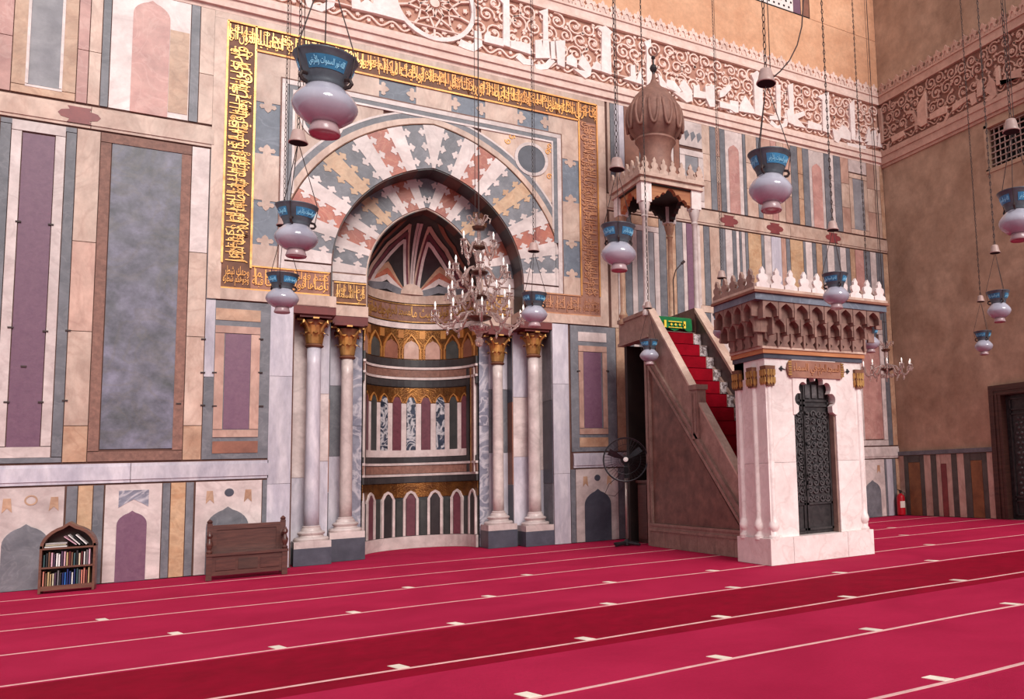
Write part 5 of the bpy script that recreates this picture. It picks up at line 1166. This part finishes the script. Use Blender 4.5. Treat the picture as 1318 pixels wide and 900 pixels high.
for i, p in enumerate(LPOS):
    o = lp if i == 0 else copy_tree(lp); o.location = p; o.rotation_euler = (0, 0, rnd.uniform(-.5, .5)+.3)
    cn = min(((.65, 'in line with the bench'), (3.85, 'in line with the prayer niche'), (7.25, 'in line with the pulpit'), (10.6, 'beyond the pulpit'), (13.45, 'near the corner of the hall')), key=lambda q: abs(q[0]-p[0]))[1]
    rn = min(((-2.4, 'first'), (-5.3, 'second'), (-8.5, 'third'), (-11.5, 'fourth')), key=lambda q: abs(q[0]-p[1]))[1]
    o['label'] = 'white glass mosque lamp %s, %s row from niche wall' % (cn, rn)
wr = thing('power_cable', 'slack dark cable looping down to a smoke bell from the high window', 'cable', (LPOS[5][0], LPOS[5][1], 4.9))
pts = []
for u, v in ((990, 104), (1004, 92), (1016, 78), (1026, 58), (1032, 34), (1034, 0), (1035, -40)):
    x, z = wp(u, v, LPOS[5][1]); pts.append((x, LPOS[5][1], z))
obj('cable', MB().tube(pts, .006, 5), 'iron', wr)

# ================================================================== CHANDELIERS
def chandelier(label, loc, tiers, stem, top, sc_=1):
    t = thing('crystal_chandelier', label, 'chandelier', loc)
    X, Y, Z = loc
    st = MB().lathe(stem, loc, 14); smooth_by_angle(obj('stem', st, 'crystal', t))
    for (z, R, n, ph) in tiers:
        smooth_by_angle(obj('dish', MB().lathe([(.02, -.05), (R*.16, -.03), (R*.22+.03, .0), (R*.24+.03, .025), (.03, .03)], (X, Y, Z+z), 18), 'chand_brass', t))
        for k in range(n):
            a = ph+2*PI*k/n; ca, sa = math.cos(a), math.sin(a)
            P = [(X+ca*R*q, Y+sa*R*q, Z+z+h_) for q, h_ in ((.12, .02), (.25, .10), (.42, .06), (.60, -.10), (.80, -.14), (.94, -.06), (1.0, .06))]
            ar = obj('arm', MB().tube(P, .019, 6), 'crystal', t, smooth=True)
            e = (X+ca*R, Y+sa*R, Z+z+.06)
            obj('drip_pan', MB().lathe([(.01, -.01), (.05, 0), (.062, .015), (.02, .01)], e, 10), 'crystal', ar, smooth=True)
            obj('candle', MB().lathe([(.014, .0), (.014, .07), (.0, .07)], e, 8), 'candle', ar)
            obj('bulb', MB().lathe([(.008, .07), (.017, .09), (.014, .12), (.003, .155)], e, 8), 'bulb', ar, smooth=True)
            m_ = MB()
            for q in range(4):
                b = q*PI/2+a; px_, py_ = e[0]+.055*math.cos(b), e[1]+.055*math.sin(b); m_.lathe([(.0, -.11), (.016, -.085), (.008, -.03), (.003, .0)], (px_, py_, e[2]), 6)
            px_, py_ = X+ca*R*.72, Y+sa*R*.72; m_.lathe([(.0, -.14), (.022, -.10), (.010, -.03), (.003, 0)], (px_, py_, Z+z-.12), 6)
            obj('crystal_drops', m_, 'crystal', ar, kind='stuff')
    m_ = MB()
    for k in range(14): m_.lathe([(0, -.1), (.02, -.06), (.01, 0)], (X+.14*math.cos(k*PI/7), Y+.14*math.sin(k*PI/7), Z+tiers[0][0]-.1), 6)
    obj('crystal_drops', m_, 'crystal', t, kind='stuff')
    for k in range(6):
        a = k*PI/3; ca, sa = math.cos(a), math.sin(a); obj('crown_scroll', MB().tube([(X+ca*q, Y+sa*q, Z+top+h_) for q, h_ in ((.03, 0), (.08, .10), (.14, .20), (.19, .18), (.17, .10))], .012, 6), 'crystal', t, smooth=True)
    smooth_by_angle(obj('dish', MB().lathe([(.02, -.04), (.09, -.02), (.11, .02), (.02, .03)], (X, Y, Z+top), 14), 'chand_brass', t))
    obj('suspension_wire', MB().tube([(X, Y, Z+top), (X, Y, 16.0)], .010, 5), 'iron', t); obj('hoist_wire', MB().tube([(X-.06, Y, Z+top+.2), (X-.07, Y, 16.0)], .005, 5), 'iron', t)
cy_ = -3.85; cx_, cz_ = wp(617, 447, cy_)
chandelier('large four-tiered crystal chandelier with candle bulbs hanging before the niche', (cx_, cy_, cz_),
           [(.46, .70, 10, .1), (.80, .48, 8, .3), (1.20, .46, 7, 0), (1.62, .32, 4, .5)],
           [(.0, 0), (.05, .03), (.07, .10), (.03, .16), (.08, .25), (.18, .32), (.16, .36), (.05, .40), (.05, .60), (.08, .72), (.04, .85), (.045, 1.1), (.07, 1.18), (.03, 1.25), (.06, 1.40), (.085, 1.52), (.03, 1.6), (.025, 1.95), (.05, 2.02), (.02, 2.1)], 1.95)
cy_ = -3.0; cx_, cz_ = wp(1142, 488, cy_)
chandelier('small single-tiered crystal chandelier hanging near the corner beyond the pulpit', (cx_, cy_, cz_),
           [(.22, .56, 10, .2)], [(.0, 0), (.05, .05), (.03, .1), (.08, .18), (.04, .26), (.03, .5), (.05, .6), (.02, .75)], .68)

# ================================================================== FURNITURE
# bookcase
bc = thing('bookcase', 'small dark wooden bookcase with a pointed arched top, full of books', 'bookcase', (-1.72, -.75, 0))
BX0, BX1, BY0, BY1 = -2.05, -1.39, -.90, -.60
for x in (BX0, BX1-.03): obj('side_board', MB().box(x, x+.03, BY0, BY1, 0, .70), 'case_wood', bc)
obj('back_board', MB().prism(arch_poly(BX0, BX1, .08, .98), nfn(BY1), 0, .012), 'dark_wood', bc)
P = arch_poly(BX0, BX1, .66, 1.0); Q = arch_poly(BX0+.035, BX1-.035, .66, .955)
obj('arched_frame', MB().prism(P+Q[::-1], nfn(BY0), -.30, 0), 'case_wood', bc)
for z in (.08, .36, .64): obj('shelf', MB().box(BX0+.028, BX1-.028, BY0, BY1, z, z+.025), 'case_wood', bc)
obj('base_rail', MB().box(BX0+.03, BX1-.03, BY0, BY0+.02, .04, .08), 'case_wood', bc)
SHN = {0: 'bottom', 1: 'middle', 2: 'top'}
def book(w, h, d, colr, loc, lab, rot=(0, 0, 0)):
    t = MB().box(0, .003+w*.06, 0, d, 0, h); t.box(w-.003-w*.06, w, 0, d, 0, h); t.box(0, w, 0, .004, 0, h)
    nm = {'plum': 'purple', 'navy': 'navy', 'teal': 'dark teal', 'cream': 'cream', 'tan': 'tan'}.get(colr, colr)
    o = obj('book', t, 'book_'+colr, label='%s book %s' % (nm, lab), category='book', group='books in the arched bookcase'); o.location = loc; o.rotation_euler = rot
    obj('pages', MB().box(w*.08+.002, w*.92-.002, .005, d-.004, .004, h-.004), 'paper', o, local=True); return o
rb = random.Random(21)
rows = {0: ['salmon', 'brown', 'tan', 'tan', 'cream', 'plum', 'grey', 'black', 'navy', 'blue', 'navy', 'navy', 'white', 'navy', 'teal', 'grey', 'salmon', 'salmon', 'maroon', 'tan'],
        1: ['teal', 'black', 'brown', 'pink', 'plum', 'white', 'white', 'plum', 'pink', 'tan', 'maroon', 'brown', 'teal', 'black', 'cream', 'maroon', 'white', 'grey', 'pink']}
for sh, cols in rows.items():
    x = BX0+.04; z = (.105, .385)[sh]; sp = (BX1-BX0-.10)/len(cols)
    for ci, c in enumerate(cols):
        nmf = lambda q: {'plum': 'purple', 'teal': 'dark teal'}.get(q, q)
        pos = 'between %s and %s books' % (nmf(cols[ci-1]), nmf(cols[ci+1])) if 0 < ci < len(cols)-1 else 'at the end beside the %s book' % nmf(cols[1] if ci == 0 else cols[-2])
        w = sp*rb.uniform(.8, .95); h = rb.uniform(.17, .235); book(w, h, .19, c, (x, BY0+.03+rb.uniform(0, .03), z), 'standing %s on the %s bookcase shelf' % (pos, SHN[sh]), (0, 0, 0)); x += sp
z = .665
for w, h, c, x, dz, a in ((.025, .26, 'white', BX0+.31, .0, -PI/2), (.022, .24, 'cream', BX0+.30, .026, -PI/2), (.02, .25, 'white', BX0+.31, .05, -PI/2)):
    book(w, h, .18, c, (x-h-.0, BY0+.04, z+dz+w), 'lying flat, %s of the pile on the top bookcase shelf' % {0: 'lowest', .026: 'middle', .05: 'uppermost'}[dz], (0, PI/2, 0))
for w, h, c, x, a in ((.022, .20, 'pink', BX0+.415, -.85), (.022, .21, 'white', BX0+.455, -.75), (.02, .19, 'black', BX0+.495, -.7), (.024, .2, 'white', BX0+.535, -.72)):
    book(w, h, .18, c, (x+.0, BY0+.04, z+abs(math.sin(a))*w+.001), 'leaning on the top bookcase shelf, %s' % {'pink': 'against a white one', 'black': 'between two white ones'}.get(c, 'beside the pink book' if x < BX0+.5 else 'last of the leaning row'), (0, a*1.0, 0))
# bench
bn = thing('wooden_bench', 'dark carved wooden settle with high panelled back and turned arm posts', 'bench', (.62, -.85, 0))
QX0, QX1, QY0, QY1 = .03, 1.17, -1.20, -.62
for x in (QX0, QX1-.08): obj('back_post', MB().box(x, x+.08, QY1-.08, QY1, 0, .88), 'bench_wood', bn); obj('post_finial', MB().lathe([(.03, 0), (.045, .03), (.02, .06), (0, .075)], (x+.04, QY1-.04, .88), 10), 'bench_wood', bn)
obj('back_panel', MB().box(QX0+.14, QX1-.14, QY1-.055, QY1-.03, .42, .77), 'bench_wood', bn)
for x0, x1, z0, z1 in ((QX0+.08, QX1-.08, .77, .85), (QX0+.08, QX1-.08, .36, .42), (QX0+.08, QX0+.14, .42, .77), (QX1-.14, QX1-.08, .42, .77)): obj('back_rail', MB().box(x0, x1, QY1-.075, QY1-.01, z0, z1), 'bench_wood', bn)
obj('seat', MB().box(QX0-.01, QX1+.01, QY0-.02, QY1-.06, .38, .42), 'bench_wood', bn)
for x in (QX0, QX1-.08):
    obj('front_leg', MB().box(x, x+.08, QY0, QY0+.08, 0, .38), 'bench_wood', bn)
    smooth_by_angle(obj('arm_post', MB().lathe([(.035, 0), (.045, .03), (.025, .06), (.045, .12), (.05, .16), (.03, .20), (.022, .24), (.045, .28), (.04, .31), (.02, .34), (.02, .36)], (x+.04, QY0+.05, .42), 12), 'bench_wood', bn))
    obj('arm_rest', MB().prism([(QY0+.02, .70), (QY1-.08, .62), (QY1-.08, .67), (QY0+.02, .76)], lambda a, b, d, x=x: (x+d, a, b), .015, .065), 'bench_wood', bn)
obj('front_apron', MB().box(QX0+.08, QX1-.08, QY0+.02, QY0+.05, .07, .38), 'bench_wood', bn)
for k in range(3): x0 = QX0+.13+k*.31; obj('apron_panel', MB().box(x0, x0+.27, QY0, QY0+.02, .15, .32), 'dark_wood' if k == 1 else 'bench_wood', bn)
# pedestal fan
FX, FY = 7.19, -1.62
fn_ = thing('pedestal_fan', 'black pedestal fan with a round wire cage, standing beside the pulpit', 'fan', (FX, FY, 0))
for k in range(4):
    a = .4+k*PI/2; obj('foot', MB().tube([(FX, FY, .06), (FX+.34*math.cos(a), FY+.34*math.sin(a), .03)], [.04, .025], 8), 'fan_metal', fn_)
obj('base_hub', MB().lathe([(.07, 0), (.07, .08), (.03, .12)], (FX, FY, .01), 14), 'fan_metal', fn_)
obj('pole', MB().lathe([(.02, 0), (.02, 1.45)], (FX, FY, .12), 12), 'fan_pole', fn_, smooth=True)
hz = 1.73; fa = math.radians(-112); dv = Vector((math.cos(fa), math.sin(fa), .05)).normalized(); sv = dv.cross(Vector((0, 0, 1))).normalized(); uv = sv.cross(dv)
HC = Vector((FX, FY, hz))
def fp(r, a, d): return HC+sv*(r*math.cos(a))+uv*(r*math.sin(a))+dv*d
obj('motor', MB().tube([HC-dv*.12, HC-dv*.10, HC+dv*.04, HC+dv*.06], [.05, .085, .085, .04], 14), 'fan_metal', fn_, smooth=True)
obj('hub_cap', MB().tube([HC+dv*.17, HC+dv*.20, HC+dv*.21], [.05, .05, .03], 12), 'candle', fn_)
obj('shaft', MB().tube([HC+dv*.05, HC+dv*.17], .02, 8), 'fan_pole', fn_)
obj('neck', MB().tube([(FX, FY, 1.52), tuple(HC-dv*.03)], .028, 8), 'fan_metal', fn_)
for k in range(3):
    a = .5+k*2*PI/3; v = [fp(.05, a-.4, .10), fp(.05, a+.4, .15), fp(.22, a-.28, .08), fp(.22, a+.22, .16), fp(.38, a-.20, .09), fp(.38, a+.12, .15)]
    obj('blade', MB().add(v, [(0, 1, 3, 2), (2, 3, 5, 4)]), 'fan_metal', fn_)
cg = MB()
for d in (.0, .24):
    for r in ((.44,) if d == 0 else (.44, .30, .15)): cg.tube([fp(r, k*PI/16, d+( .12 if r == .44 else 0)*(0 if d else 1)*0+(.0 if r == .44 else .0)) for k in range(33)], .009 if r > .4 else .004, 5, cap=False)
for k in range(40):
    a = k*PI/20; cg.tube([fp(.07, a, .255), fp(.25, a, .25), fp(.40, a, .22), fp(.445, a, .12), fp(.40, a, .02), fp(.2, a, -.03), fp(.08, a, -.04)], .0026, 4, cap=False)
cg.tube([fp(.45, k*PI/16, .12) for k in range(33)], .012, 6, cap=False)
obj('wire_cage', cg, 'fan_metal', fn_)
obj('power_lead', MB().tube([(FX-.02, FY+.05, 1.5), (FX-.30, FY+.15, 1.25), (FX-.38, FY+.2, 1.05), (FX-.18, FY+.15, 1.0), (FX-.04, FY+.03, 1.2)], .007, 5), 'iron', fn_)
# fire extinguisher
EX, EY = 16.28, -.22
ex = thing('fire_extinguisher', 'red fire extinguisher with a white label, on the carpet in the corner', 'extinguisher', (EX, EY, 0))
smooth_by_angle(obj('cylinder', MB().lathe([(.10, 0), (.115, .02), (.115, .48), (.10, .54), (.05, .58), (.03, .60)], (EX, EY, .012), 20), 'red_paint', ex))
obj('valve', MB().lathe([(.03, 0), (.03, .05), (.045, .06), (.045, .08), (.02, .09)], (EX, EY, .61), 10), 'iron', ex)
obj('handle', MB().tube([(EX-.12, EY-.02, .72), (EX-.03, EY, .70), (EX+.04, EY, .68)], .014, 6), 'iron', ex)
obj('hose', MB().tube([(EX+.03, EY, .66), (EX+.12, EY-.05, .62), (EX+.135, EY-.05, .40), (EX+.125, EY-.05, .22)], .012, 6), 'iron', ex)
v = []
for k in range(9): a = -PI*.80+PI*.55*k/8; v += [(EX+.117*math.cos(a), EY+.117*math.sin(a), .22), (EX+.117*math.cos(a), EY+.117*math.sin(a), .40)]
obj('label', MB().add(v, [(2*k, 2*k+2, 2*k+3, 2*k+1) for k in range(8)]), 'paper', ex)
